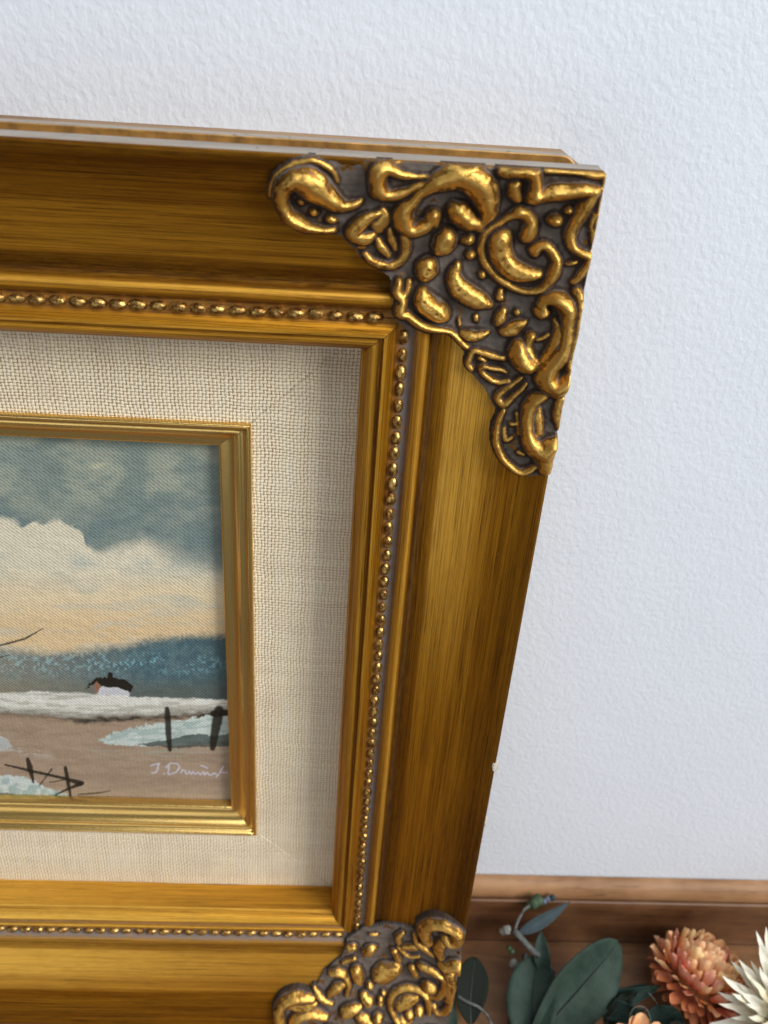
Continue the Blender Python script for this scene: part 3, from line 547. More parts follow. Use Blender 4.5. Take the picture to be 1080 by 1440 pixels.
# (region, name, height factor, points (x, y, radius) in that close-up)
TR = [
 ('1', 'scroll', 1.15, [(960, 480, 20), (900, 510, 40), (800, 530, 55), (700, 500, 75), (600, 430, 100), (500, 350, 130), (400, 280, 125), (300, 260, 95), (210, 300, 80), (160, 370, 70), (150, 460, 65), (180, 560, 62), (250, 650, 65), (350, 720, 60), (460, 760, 48), (570, 775, 38), (680, 780, 25)]),
 ('1', 'rim', .75, [(40, 440, 22), (45, 350, 22), (100, 230, 22), (200, 150, 24), (330, 95, 26), (470, 90, 26), (600, 130, 26), (680, 200, 24), (720, 290, 18)]),
 ('1', 'pearl', .9, [(345, 500, 26), (350, 505, 26)]), ('1', 'pearl', .9, [(478, 600, 34), (484, 606, 34)]), ('1', 'pearl', .9, [(640, 665, 38), (680, 685, 34)]),
 ('2', 'loop', 1.0, [(560, 175, 14), (440, 180, 20), (340, 165, 30), (250, 120, 40), (180, 140, 55), (165, 210, 55), (190, 290, 55), (260, 320, 42), (350, 305, 34), (440, 260, 26), (520, 225, 22), (620, 200, 25)]),
 ('2', 'scroll', 1.1, [(600, 540, 25), (590, 470, 45), (560, 520, 42), (500, 560, 48), (430, 580, 48), (370, 530, 58), (370, 440, 55), (430, 370, 40), (500, 300, 35), (600, 230, 55), (700, 190, 75), (800, 170, 85), (900, 210, 90), (970, 290, 85), (1000, 380, 65), (1000, 470, 45), (940, 560, 20)]),
 ('2', 'scroll', 1.0, [(740, 385, 25), (790, 450, 65), (850, 510, 60), (920, 540, 45), (950, 575, 25)]),
 ('2', 'drop', 1.1, [(690, 620, 50), (670, 680, 70), (640, 730, 40)]), ('2', 'drop', 1.1, [(560, 830, 42), (540, 880, 65), (520, 915, 40)]),
 ('2', 'pearl', 1.0, [(830, 660, 26), (860, 660, 34)]), ('2', 'pearl', 1.1, [(875, 770, 28), (878, 776, 28)]), ('2', 'pearl', 1.0, [(962, 922, 22), (966, 930, 22)]),
 ('2', 'leaf', 1.0, [(170, 460, 18), (90, 500, 38), (20, 550, 48), (-20, 600, 45), (10, 640, 42), (80, 645, 40), (140, 620, 22)]), ('2', 'leaf', .6, [(200, 440, 20), (220, 500, 45), (170, 560, 45)]),
 ('2', 'shell', .9, [(70, 770, 20), (120, 820, 26), (200, 850, 28), (290, 850, 28), (360, 800, 28), (385, 700, 32), (370, 640, 30)]),
 ('2', 'shell', .9, [(175, 660, 20), (200, 720, 28), (250, 780, 20)]), ('2', 'shell', .9, [(265, 590, 18), (280, 670, 25), (300, 730, 18)]), ('2', 'rim', .5, [(20, 720, 14), (60, 715, 18)]),
 ('3', 'lug', 1.1, [(210, 120, 35), (320, 110, 50), (420, 110, 55), (465, 170, 45), (475, 250, 45), (465, 320, 55)]),
 ('3', 'bar', 1.1, [(470, 320, 50), (600, 285, 58), (740, 275, 58), (880, 265, 50), (930, 270, 40)]),
 ('3', 'lump', .9, [(310, 230, 40), (300, 290, 38), (340, 340, 25)]),
 ('3', 'bar', .95, [(950, 270, 40), (880, 380, 45), (810, 500, 42), (750, 630, 38), (770, 720, 34), (830, 770, 34), (905, 800, 32), (880, 880, 26), (830, 950, 26), (775, 1000, 20)]),
 ('3', 'pearl', 1.3, [(622, 502, 42), (630, 508, 42)]), ('3', 'pearl', 1.2, [(735, 430, 26), (741, 433, 24)]), ('3', 'dash', .9, [(725, 862, 10), (760, 857, 16), (800, 855, 10)]),
 ('3', 'scroll', 1.0, [(400, 640, 45), (425, 590, 52), (440, 530, 42), (400, 470, 40), (340, 440, 46), (270, 470, 32), (190, 520, 26), (100, 580, 26), (50, 660, 26), (40, 760, 26), (70, 850, 28), (140, 940, 26), (230, 1010, 25), (340, 1065, 25), (450, 1080, 25), (540, 1040, 28), (600, 960, 38), (635, 870, 38), (625, 790, 34), (580, 730, 32), (520, 715, 34), (475, 745, 38), (470, 770, 30)]),
 ('3', 'leaf', 1.05, [(250, 610, 22), (190, 660, 70), (190, 760, 75), (230, 850, 75), (310, 910, 70), (400, 930, 55), (490, 935, 35)]), ('3', 'leaf', .35, [(210, 770, 12), (260, 850, 18), (310, 905, 14)]),
 ('3', 'rim', .9, [(1040, 160, 22), (1015, 320, 20), (985, 480, 18), (955, 640, 16), (930, 780, 16), (900, 940, 16), (880, 1080, 18)]),
 ('3', 'rim', .6, [(560, 115, 22), (700, 125, 22), (850, 140, 22), (960, 160, 26), (1010, 150, 26)]), ('3', 'rim', .6, [(950, 470, 22), (920, 560, 18), (930, 680, 16)]),
 ('4', 'leaf', 1.0, [(530, 180, 22), (510, 250, 42), (540, 340, 60), (620, 400, 65), (700, 440, 55), (765, 475, 30)]),
 ('4', 'leaf', 1.0, [(260, 370, 30), (280, 450, 60), (340, 500, 68), (400, 540, 55), (440, 570, 25)]),
 ('4', 'rim', 1.0, [(85, 300, 20), (70, 380, 30), (110, 440, 32), (100, 530, 40), (160, 560, 32), (220, 610, 32), (290, 650, 28), (380, 668, 24), (470, 680, 20), (540, 740, 20), (600, 800, 20)]),
 ('4', 'rim', .8, [(170, 300, 18), (150, 370, 22), (120, 420, 20)]),
 ('4', 'petal', 1.0, [(565, 690, 18), (620, 710, 34), (690, 710, 32), (760, 690, 14)]), ('4', 'petal', .6, [(670, 570, 16), (675, 600, 16)]), ('4', 'petal', .6, [(545, 600, 12), (545, 640, 12)]),
 ('4', 'petal', 1.0, [(880, 520, 22), (850, 580, 32), (830, 620, 22)]), ('4', 'petal', 1.0, [(1045, 610, 18), (980, 635, 38), (910, 670, 40), (870, 680, 22)]), ('4', 'petal', .8, [(855, 370, 18), (855, 430, 24)]),
 ('4', 'petal', .6, [(985, 540, 22), (990, 550, 22)]),
 ('4', 'leaf', .9, [(640, 970, 18), (615, 920, 20), (640, 840, 18), (700, 840, 18), (790, 865, 20), (880, 890, 20)]),
 ('4', 'leaf', .9, [(900, 990, 14), (800, 960, 16), (720, 945, 18), (720, 990, 18), (790, 1050, 20)]), ('4', 'pearl', .7, [(700, 885, 18), (740, 905, 14)]),
 ('5', 'scroll', 1.1, [(545, 260, 52), (575, 250, 45), (560, 190, 40), (600, 130, 50), (700, 130, 70), (780, 200, 75), (800, 300, 60), (790, 420, 55), (770, 560, 65), (700, 680, 75), (620, 780, 75), (600, 900, 85), (680, 970, 80), (780, 930, 60), (830, 850, 40), (820, 790, 30)]),
 ('5', 'bolster', 1.0, [(880, 60, 35), (930, 180, 42), (935, 300, 50), (910, 430, 52), (880, 560, 40), (840, 680, 35), (820, 780, 32)]),
 ('5', 'scroll', .9, [(665, 340, 15), (710, 430, 38), (680, 540, 42), (630, 640, 38), (560, 710, 30), (510, 750, 18)]), ('5', 'leaf', .6, [(515, 530, 16), (570, 515, 16), (620, 470, 14)]),
 ('5', 'ball', 1.15, [(330, 570, 55), (340, 660, 82), (390, 740, 80), (470, 770, 40)]), ('5', 'scroll', 1.0, [(450, 490, 38), (420, 570, 32), (440, 650, 34), (490, 710, 24)]),
 ('6', 'leaf', .9, [(340, 150, 12), (240, 125, 14), (140, 100, 20), (125, 150, 22), (180, 210, 24), (270, 255, 24), (370, 245, 18)]),
 ('6', 'leaf', .9, [(490, 215, 14), (400, 280, 20), (300, 350, 28), (270, 410, 30), (320, 460, 32), (400, 410, 24), (480, 340, 20), (540, 270, 14)]),
 ('6', 'loop', 1.0, [(330, 520, 20), (280, 620, 26), (250, 740, 28), (260, 850, 30), (310, 960, 32), (380, 1040, 34), (470, 1095, 34), (560, 1090, 30), (620, 1050, 22)]),
 ('6', 'scroll', 1.1, [(700, 370, 40), (610, 420, 50), (560, 520, 50), (545, 640, 50), (560, 760, 55), (620, 860, 80), (700, 890, 95), (760, 850, 75), (800, 800, 40)]), ('6', 'scroll', .9, [(700, 900, 80), (710, 1000, 70), (720, 1080, 50)]),
 ('6', 'scroll', .7, [(640, 500, 35), (650, 620, 42), (660, 740, 35)]), ('6', 'lump', .5, [(330, 700, 22), (340, 800, 24), (400, 780, 18)]), ('6', 'lump', .5, [(400, 660, 22), (440, 655, 18)]), ('6', 'lump', .5, [(470, 930, 20), (520, 950, 18)]),
 ('6', 'lump', .5, [(450, 560, 18), (470, 740, 22)]), ('6', 'bolster', .7, [(870, 420, 40), (830, 560, 35), (850, 700, 20)]),
]
TR_POLY = [(388, 262), (420, 226), (520, 224), (700, 230), (853, 241), (846, 300), (836, 390), (826, 440), (818, 500), (803, 555), (790, 600), (774, 667), (742, 670), (705, 652), (694, 612), (696, 575), (680, 545), (662, 525), (655, 500), (632, 468), (600, 470), (560, 455), (553, 400), (545, 388), (510, 366), (480, 332), (430, 322), (395, 295)]
BR = [
 ('E', 'scroll', 1.1, [(785, 690, 30), (765, 640, 36), (780, 590, 36), (850, 570, 34), (920, 590, 38), (985, 630, 38), (995, 680, 34), (950, 695, 34), (915, 675, 26)]), ('E', 'scroll', .9, [(890, 710, 22), (865, 760, 26), (880, 810, 18)]),
 ('E', 'leaf', 1.0, [(595, 710, 16), (588, 670, 20), (615, 645, 16)]), ('E', 'leaf', .9, [(700, 655, 12), (715, 710, 17), (775, 755, 20), (825, 800, 14)]), ('E', 'leaf', 1.0, [(560, 765, 20), (590, 825, 20)]),
 ('E', 'leaf', .9, [(595, 745, 16), (650, 800, 14), (730, 810, 12)]), ('E', 'leaf', .8, [(635, 740, 22), (700, 742, 24)]), ('E', 'dome', 1.0, [(455, 930, 38), (500, 915, 58), (560, 890, 44)]),
 ('E', 'dome', .9, [(385, 770, 38), (400, 750, 34)]), ('E', 'drop', .8, [(262, 745, 30), (275, 740, 28)]), ('E', 'dash', .8, [(400, 662, 12), (440, 660, 14)]),
 ('E', 'drop', 1.0, [(300, 900, 30), (312, 940, 34), (330, 980, 16)]), ('E', 'leaf', .9, [(215, 850, 14), (285, 822, 18)]), ('E', 'scroll', 1.0, [(125, 920, 18), (180, 912, 24), (230, 950, 20), (248, 1010, 18), (232, 1070, 12)]),
 ('E', 'leaf', 1.0, [(120, 1065, 18), (165, 1022, 26), (210, 995, 18)]), ('E', 'drop', 1.0, [(350, 1075, 24), (385, 1112, 28)]), ('E', 'pearl', 1.0, [(388, 1003, 20), (394, 1008, 20)]),
 ('E', 'pearl', 1.1, [(485, 1052, 13), (488, 1054, 13)]), ('E', 'pearl', 1.1, [(464, 1094, 13), (467, 1097, 13)]), ('E', 'pearl', 1.1, [(463, 1124, 15), (467, 1127, 15)]),
 ('E', 'scroll', 1.0, [(600, 1270, 18), (555, 1200, 17), (534, 1130, 19), (552, 1070, 20), (600, 1032, 20), (660, 1020, 20), (720, 1032, 20), (772, 1070, 20), (800, 1125, 18), (800, 1200, 16)]),
 ('E', 'leaf', 1.0, [(600, 1130, 32), (650, 1098, 38), (710, 1078, 26)]), ('E', 'pearl', 1.1, [(730, 1175, 24), (734, 1178, 24)]), ('E', 'pearl', 1.0, [(665, 1200, 22), (670, 1202, 22)]), ('E', 'scroll', .9, [(612, 1240, 18), (640, 1255, 20), (675, 1240, 16)]),
 ('E', 'leaf', .9, [(685, 885, 22), (705, 930, 20)]), ('E', 'leaf', 1.0, [(750, 865, 24), (815, 895, 24), (880, 940, 20), (930, 985, 14)]), ('E', 'lug', 1.1, [(900, 862, 30), (950, 862, 34), (995, 860, 36), (1000, 890, 28)]),
 ('E', 'ball', 1.0, [(795, 1015, 34), (812, 1022, 32)]), ('E', 'scroll', .9, [(905, 980, 18), (905, 1040, 18), (860, 1085, 20), (815, 1080, 14)]), ('E', 'bolster', .8, [(940, 930, 30), (950, 1020, 34), (930, 1100, 26)]),
 ('E', 'scroll', .9, [(835, 1150, 16), (850, 1190, 18), (905, 1195, 18), (940, 1150, 18), (960, 1110, 14)]), ('E', 'leaf', .9, [(10, 1030, 10), (50, 1090, 20), (125, 1135, 14)]),
 ('E', 'leaf', 1.0, [(225, 1190, 30), (265, 1170, 30), (325, 1150, 16)]), ('E', 'pearl', 1.0, [(445, 1225, 26), (450, 1228, 26)]), ('E', 'lump', .7, [(330, 1230, 30), (360, 1250, 30)]),
 ('D', 'scroll', 1.1, [(100, 640, 16), (85, 600, 20), (78, 545, 22), (112, 490, 22), (175, 468, 22), (250, 478, 14)]), ('D', 'scroll', 1.0, [(150, 600, 18), (190, 562, 22), (250, 552, 22), (315, 572, 16)]), ('D', 'leaf', .8, [(125, 522, 12), (205, 512, 20), (262, 512, 12)]),
 # below the picture edge
 ('P', 'scroll', 1.1, [(398, 1450, 6), (410, 1475, 8), (450, 1490, 9), (490, 1478, 6)]), ('P', 'leaf', 1.0, [(460, 1450, 6), (500, 1462, 8), (540, 1470, 6)]), ('P', 'bar', 1.0, [(520, 1440, 5), (560, 1456, 8), (610, 1452, 6)]), ('P', 'lug', 1.0, [(560, 1480, 8), (620, 1474, 8)]),
]
BR_POLY = [(630, 1296), (650, 1310), (648, 1370), (642, 1440), (620, 1500), (400, 1500), (392, 1440), (400, 1405), (440, 1398), (455, 1365), (480, 1345), (488, 1320), (510, 1305), (560, 1300), (590, 1308)]
def ornament(strokes, poly, corner):
    cv = 0.0 if corner == 'T' else -H
    sg = -1 if corner == 'T' else 1                   # v = cv + sg*b
    gp = ([-2, 0, 5, 12, 18, 23, 28, 33, 37, 45], [0.25, 0.25, -1.6, -4.4, -6.0, -6.9, -6.5, -6.6, -6.9, -8])
    def ground(a, b):
        d = -1.6*np.log(np.exp(-np.clip(a, -2, 90)/1.6)+np.exp(-np.clip(b, -2, 90)/1.6)); return np.interp(d, *gp)
    kk = [0]
    def tofr(x, y, h):
        w = -3.0
        for _ in range(8):
            p = at_w(x, y, w); a = -p[0]; b = (unwarp_v(p[1])-cv)*sg; w = float(ground(np.array(a), np.array(b)))+h
        p = at_w(x, y, w); return -p[0], (unwarp_v(p[1])-cv)*sg
    step = 0.21; A, B = np.meshgrid(np.arange(-0.9, 72, step), np.arange(-0.9, 72, step), indexing='ij')
    G = ground(A, B); A0, B0 = A, B; A = A0+0.45*(fbm(A0/2.2, B0/2.2, 131, 3)-.5); B = B0+0.45*(fbm(A0/2.2+40, B0/2.2, 137, 3)-.5); hs = np.zeros(A.shape); lab = np.full(A.shape, -1); nh = np.zeros(A.shape); near = np.full(A.shape, 1e9); names = []
    for k, (rg, nm, hf, pts) in enumerate(strokes):
        ox, oy, s = REG[rg]; q = []
        for x, y, r in pts:
            px, py = ox+x/s, oy+y/s; a, b = tofr(px, py, 0.8)
            a2, b2 = tofr(px+4, py, 0.8); sc_ = math.hypot(a2-a, b2-b)/4
            rr = r/s*sc_*(1.40 if corner == 'B' else 1.42)
            q.append((a, b, rr))
        # smooth the centre line
        qa = np.array(q); t = np.arange(len(qa)); tt = np.linspace(0, len(qa)-1, max(2, (len(qa)-1)*4+1))
        if len(qa) > 2:
            def cr(c):
                e = np.concatenate([[2*c[0]-c[1]], c, [2*c[-1]-c[-2]]]); o_ = []
                for z in tt:
                    i = min(int(z), len(c)-2); f = z-i; p0, p1, p2, p3 = e[i:i+4]
                    o_.append(0.5*(2*p1+(p2-p0)*f+(2*p0-5*p1+4*p2-p3)*f*f+(3*p1-p0-3*p2+p3)*f**3))
                return np.array(o_)
            qa = np.stack([cr(qa[:, 0]), cr(qa[:, 1]), np.maximum(cr(qa[:, 2]), 0.12)], 1)
        lo = qa.min(0)-4; hi = qa.max(0)+4
        i0, i1 = np.clip(((np.array([lo[0], hi[0]])+0.9)/step).astype(int), 0, A.shape[0]); j0, j1 = np.clip(((np.array([lo[1], hi[1]])+0.9)/step).astype(int), 0, A.shape[0])
        if i1 <= i0 or j1 <= j0: continue
        As, Bs = A[i0:i1, j0:j1], B[i0:i1, j0:j1]
        best = np.zeros(As.shape); cum = 0.0; leafy = nm in ('leaf', 'petal', 'shell', 'drop', 'bolster'); bn = np.full(As.shape, 9.); bd_ = np.full(As.shape, 1e9)
        for (x0, y0, r0), (x1, y1, r1) in zip(qa[:-1], qa[1:]):
            dx, dy = x1-x0, y1-y0; l2 = dx*dx+dy*dy+1e-9; t_ = np.clip(((As-x0)*dx+(Bs-y0)*dy)/l2, 0, 1)
            r = r0+(r1-r0)*t_; dd = np.hypot(As-x0-t_*dx, Bs-y0-t_*dy); e = dd/r
            hh = (0.30+np.minimum(1.3*r, 2.6))*hf*(0.72*np.clip(1-e**2, 0, 1)**0.6+0.28*np.clip(1-e, 0, 1))+0.55*hf*np.exp(-np.clip(dd-r, 0, 9)/0.42)
            if leafy: hh = hh*(1-0.20*np.exp(-(e/0.16)**2)*np.clip(r/0.7, 0, 1)+0.055*np.sin(2*np.pi*((cum+math.sqrt(l2)*t_)-0.9*dd)/0.95)*np.clip(e*(1.1-e)*4, 0, 1))
            elif r.max() > 1.0: hh = hh*(1-0.10*np.exp(-((e-0.62)/0.09)**2))
            cum += math.sqrt(l2); best = np.maximum(best, hh); bn = np.minimum(bn, e); bd_ = np.minimum(bd_, dd-r)
        ho = hs[i0:i1, j0:j1]; m = best > ho; hs[i0:i1, j0:j1] = (best**5+ho**5)**0.2; lab[i0:i1, j0:j1] = np.where(m, len(names), lab[i0:i1, j0:j1])
        nh[i0:i1, j0:j1] = np.where(m, 1-np.clip(bn, 0, 1), nh[i0:i1, j0:j1]); near[i0:i1, j0:j1] = np.minimum(near[i0:i1, j0:j1], bd_)
        names.append(nm)
    A, B = A0, B0; pp = [tofr(x, y, 0.0) for x, y in poly]
    mask = in_poly(A, B, pp) & (A > -0.05) & (B > -0.05) | ((near < 0.42) & (A > -0.22) & (B > -0.22))
    nz = fbm(A/1.6+5, B/1.6, 91, 4)-0.5; nz2 = fbm(A/5+9, B/5, 97, 3)-0.5
    hgt = hs+0.34*nz+0.30*(fbm(A/0.9, B/0.9+7, 151, 3)-.5)*(hs > 0.6)+0.25*(fbm(A/0.7, B/0.7+7, 159, 2)-.5)*(hs < 0.6)+0.6*nz2
    def blur(z):
        z = np.pad(z, 1, mode='edge'); return (z[1:-1, 1:-1]*4+2*(z[:-2, 1:-1]+z[2:, 1:-1]+z[1:-1, :-2]+z[1:-1, 2:])+z[:-2, :-2]+z[2:, 2:]+z[:-2, 2:]+z[2:, :-2])/16
    for _ in range(2): hgt = blur(hgt)
    Z = G+hgt
    out = np.minimum(A, B); Z = Z-np.where(out < 0.35, (0.35-out)**2*1.6, 0); 
    # outer face must stay inside the moulding edge, except where a scroll bulges over it
    gx, gy = np.gradient(Z, step); Nn = np.stack([-gx, -gy, np.ones(Z.shape)], -1); Nn /= np.linalg.norm(Nn, axis=-1, keepdims=True)
    lap = blur(blur(Z))-Z
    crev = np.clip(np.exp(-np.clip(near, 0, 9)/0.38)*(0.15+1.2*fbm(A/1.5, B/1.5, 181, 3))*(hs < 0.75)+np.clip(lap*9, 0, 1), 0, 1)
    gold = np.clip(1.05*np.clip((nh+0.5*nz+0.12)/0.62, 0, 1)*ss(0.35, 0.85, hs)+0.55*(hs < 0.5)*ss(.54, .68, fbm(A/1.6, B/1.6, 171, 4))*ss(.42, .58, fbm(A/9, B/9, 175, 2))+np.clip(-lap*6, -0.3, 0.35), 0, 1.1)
    tone = fbm(A/7, B/7, 55, 3)
    N = A.shape[0]; cell = mask[:-1, :-1] & mask[1:, :-1] & mask[1:, 1:] & mask[:-1, 1:]
    cl = lab[:-1, :-1]
    par = link(bpy.data.objects.new('corner_ornament', None)); par.parent = FR
    base = L((-0.0, cv, 0)); par.location = base*0.001
    X = -A; Y = sg*B
    if corner == 'B': Y = warp_v(B-H)-warp_v(np.array(-H*1.0))
    XYZ = np.stack([X, Y, Z], -1)*0.001
    NX = np.stack([-Nn[..., 0], sg*Nn[..., 1], Nn[..., 2]], -1)
    col = np.stack([gold, crev, tone, np.ones_like(tone)], -1)
    # lower rim under the boundary
    drop = np.stack([X, Y, np.minimum(Z, G)-1.6], -1)*0.001
    objs = []
    wants = [-1]+list(range(len(names)))
    flip = (sg == 1)
    for w_ in wants:
        ii, jj = np.nonzero(cell & (cl == w_))
        if len(ii) < 3: continue
        corners = [(ii, jj), (ii+1, jj), (ii+1, jj+1), (ii, jj+1)]
        q = np.stack([c[0]*N+c[1] for c in corners], 1)
        if not flip: pass
        else: q = q[:, ::-1]
        qs = [q]; tot = N*N
        # skirt
        for (di, dj, c0, c1) in ((-1, 0, 3, 0), (1, 0, 1, 2), (0, -1, 0, 1), (0, 1, 2, 3)):
            ni, nj = np.clip(ii+di, 0, N-2), np.clip(jj+dj, 0, N-2); edge = ~cell[ni, nj]
            a = corners[c0][0][edge]*N+corners[c0][1][edge]; b = corners[c1][0][edge]*N+corners[c1][1][edge]
            s_ = np.stack([b, a, a+tot, b+tot], 1); qs.append(s_ if not flip else s_[:, ::-1])
        q = np.concatenate(qs); used, inv = np.unique(q, return_inverse=True); inv = inv.reshape(q.shape)
        allv = np.concatenate([XYZ.reshape(-1, 3), drop.reshape(-1, 3)]); alln = np.concatenate([NX.reshape(-1, 3)]*2); allc = np.concatenate([col.reshape(-1, 4), np.tile(np.array([[.1, .9, .5, 1]]), (tot, 1))])
        nm = 'ground' if w_ < 0 else names[w_]
        me = bpy.data.meshes.new(nm); vv = allv[used]; me.vertices.add(len(vv)); me.vertices.foreach_set('co', vv.ravel())
        me.loops.add(inv.size); me.loops.foreach_set('vertex_index', inv.ravel()); me.polygons.add(len(inv)); me.polygons.foreach_set('loop_start', np.arange(0, inv.size, 4))
        me.polygons.foreach_set('use_smooth', np.ones(len(inv), bool)); me.update(calc_edges=True)
        at = me.color_attributes.new('paint', 'FLOAT_COLOR', 'POINT'); at.data.foreach_set('color', allc[used].ravel())
        me.materials.append(M_ORN)
        me.normals_split_custom_set_from_vertices(alln[used].tolist())
        o = link(bpy.data.objects.new(nm, me)); o.parent = par; objs.append(o)
    return par
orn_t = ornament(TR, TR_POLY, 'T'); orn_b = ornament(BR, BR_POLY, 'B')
for src, vpos in ((orn_t, 0), (orn_b, -H)):
    c = src.copy(); link(c); c.location = L((-W, vpos*1.0, 0))*0.001; c.scale = (-1, 1, 1)
    for ch in list(src.children):
        k = ch.copy(); link(k); k.parent = c

# chips of bare gesso on the outer edge of the right rail
M_CHIP = mat_plain('chipped_gesso', (0.66, 0.60, 0.50), 0.8, 0.2, 900)
for (x, y, s) in ((696, 1078, 1.5), (684, 1156, 1.2), (668, 1225, 0.9), (737, 845, .4)):
    p = at_w(x, y, -0.2); bm = bmesh.new(); bmesh.ops.create_icosphere(bm, subdivisions=2, radius=1)
    for v in bm.verts:
        f = 1+0.35*random.uniform(-1, 1); v.co = Vector((v.co.x*0.55*f*s, v.co.y*1.9*f*s, v.co.z*0.5*f*s))
    vs = [tuple(L((-0.15, p[1], -0.55))+np.array(v.co)) for v in bm.verts]; fs = [tuple(v.index for v in f.verts) for f in bm.faces]; bm.free()
    mesh_obj('chip', vs, fs, M_CHIP, rails['right'], smooth=False)

# ---------------------------------------------------------------- dried flowers and eucalyptus beside the frame
def tube(name, pts, rad, mat, parent, seg=8):
    P = [Vector(p) for p in pts]; rs = rad if isinstance(rad, (list, tuple)) else [rad]*len(P)
    vs = []; fs = []
    for i, p in enumerate(P):
        t = (P[min(i+1, len(P)-1)]-P[max(i-1, 0)]).normalized(); a = t.orthogonal().normalized(); b = t.cross(a)
        for k in range(seg): an = 2*math.pi*k/seg; vs.append(p+(a*math.cos(an)+b*math.sin(an))*rs[i])
    for i in range(len(P)-1):
        for k in range(seg): fs.append((i*seg+k, i*seg+(k+1) % seg, (i+1)*seg+(k+1) % seg, (i+1)*seg+k))
    fs += [tuple(range(seg))[::-1], tuple(range((len(P)-1)*seg, len(P)*seg))]
    return mesh_obj(name, [tuple(v) for v in vs], fs, mat, parent)
def curve_pts(pts, n=12):
    P = np.array(pts, float); t = np.linspace(0, len(P)-1, n); e = np.vstack([2*P[0]-P[1], P, 2*P[-1]-P[-2]]); out = []
    for z in t:
        i = min(int(z), len(P)-2); f = z-i; a, b, c, d = e[i:i+4]
        out.append(0.5*(2*b+(c-a)*f+(2*a-5*b+4*c-d)*f*f+(3*b-a-3*c+d)*f**3))
    return np.array(out)
def leaf(parent, pts, width, mat, normal=(0, -0.6, 0.8), shape='round', cup=0.12, wave=0.0, name='leaf'):
    C_ = curve_pts(pts, 22); n, m = 22, 11; nrm = Vector(normal).normalized(); vs = []; ph = random.uniform(0, 6)
    for i in range(n):
        t = i/(n-1); T = Vector(C_[min(i+1, n-1)]-C_[max(i-1, 0)]).normalized(); S = T.cross(nrm).normalized(); Nn = S.cross(T).normalized()
        if shape == 'round': wv = width*(max(0, math.sin(math.pi*min(1, 0.04+0.95*t)**1.25))**0.62)
        elif shape == 'lance': wv = width*(math.sin(math.pi*t**0.75)**0.9)
        else: wv = width*(math.sin(math.pi*t**0.6))
        wv = max(wv, 0.12)
        for j in range(m):
            s = j/(m-1)*2-1
            off = cup*wv*(s*s)+wave*math.sin(5*t*3+ph+s*2)*abs(s)-0.10*wv*0.25*math.exp(-(s/0.08)**2)
            vs.append(Vector(C_[i])+S*(s*wv/2)+Nn*off)
    fs = [(i*m+j, i*m+j+1, (i+1)*m+j+1, (i+1)*m+j) for i in range(n-1) for j in range(m-1)]
    o = mesh_obj(name, [tuple(v) for v in vs], fs, mat, parent)
    sd = o.modifiers.new('thickness', 'SOLIDIFY'); sd.thickness = 0.00035; sd.offset = 0
    if width > 5:
        T = Vector(C_[-1]-C_[0]).normalized(); S = T.cross(nrm).normalized(); Nn = S.cross(T).normalized()
        mr = tube('midrib', [tuple(Vector(p)+Nn*0.12) for p in C_[:-1]], list(np.linspace(width*.020+.12, .06, n-1)), M_RIB, o, 6)
    return o
def thing(name, label, cat, group=None):
    return tag(link(bpy.data.objects.new(name, None)), label, cat, group)
def localize(root, base):
    base = Vector(base)*0.001; root.location = base
    for c in root.children: c.matrix_parent_inverse = Matrix.Translation(-base)
def mat_leaf(name, a, b, vein):
    t = NT(name); o = t.obj(); n = t.noise(o, 95, 5, 0.65); n2 = t.noise(o, 1200, 2, 0.6)
    c = t.mix(t.ramp(n, [(0.35, 0.0), (0.7, 1.0)]), (*a, 1), (*b, 1)); c = t.mix(t.ramp(n2, [(0.6, 0.0), (0.75, 0.5)]), c, (*vein, 1))
    return t.set(Base_Color=c, Roughness=0.7, Specular_IOR_Level=0.2, Normal=t.bump(n2, 0.3, 0.0003))
M_EUC = mat_leaf('grey_green_leaf', (0.036, 0.060, 0.046), (0.011, 0.026, 0.018), (0.055, 0.085, 0.065))
M_DKLF = mat_leaf('dark_green_leaf', (0.006, 0.010, 0.005), (0.004, 0.006, 0.003), (0.01, 0.018, 0.01))
M_TEAL = mat_leaf('deep_teal_leaf', (0.016, 0.036, 0.028), (0.010, 0.022, 0.018), (0.03, 0.06, 0.04))
M_BLUE = mat_leaf('blue_grey_leaf', (0.045, 0.066, 0.074), (0.028, 0.045, 0.050), (0.08, 0.10, 0.11))
M_RIB = mat_plain('leaf_midrib', (0.022, 0.036, 0.026), 0.6, 0.3, 600)
M_STEM = mat_plain('dry_grey_stem', (0.11, 0.12, 0.11), 0.7, 0.4, 600)
M_STEMD = mat_plain('dark_dry_stem', (0.03, 0.03, 0.022), 0.7, 0.4, 600)
M_BUD = mat_plain('pale_bud', (0.24, 0.22, 0.20), 0.7, 0.4, 900, c2=(0.09, 0.12, 0.10))
M_BUDB = mat_plain('blue_bud', (0.12, 0.15, 0.22), 0.5, 0.3, 900)
M_BUDG = mat_plain('green_bud', (0.045, 0.085, 0.035), 0.6, 0.4, 900)
def bud(parent, p, r, mat, name='bud'):
    bm = bmesh.new(); bmesh.ops.create_icosphere(bm, subdivisions=2, radius=r)
    for v in bm.verts: v.co = v.co*(1+0.22*random.uniform(-1, 1))
    vs = [tuple(Vector(p)+v.co) for v in bm.verts]; fs = [tuple(v.index for v in f.verts) for f in bm.faces]; bm.free()
    return mesh_obj(name, vs, fs, mat, parent)

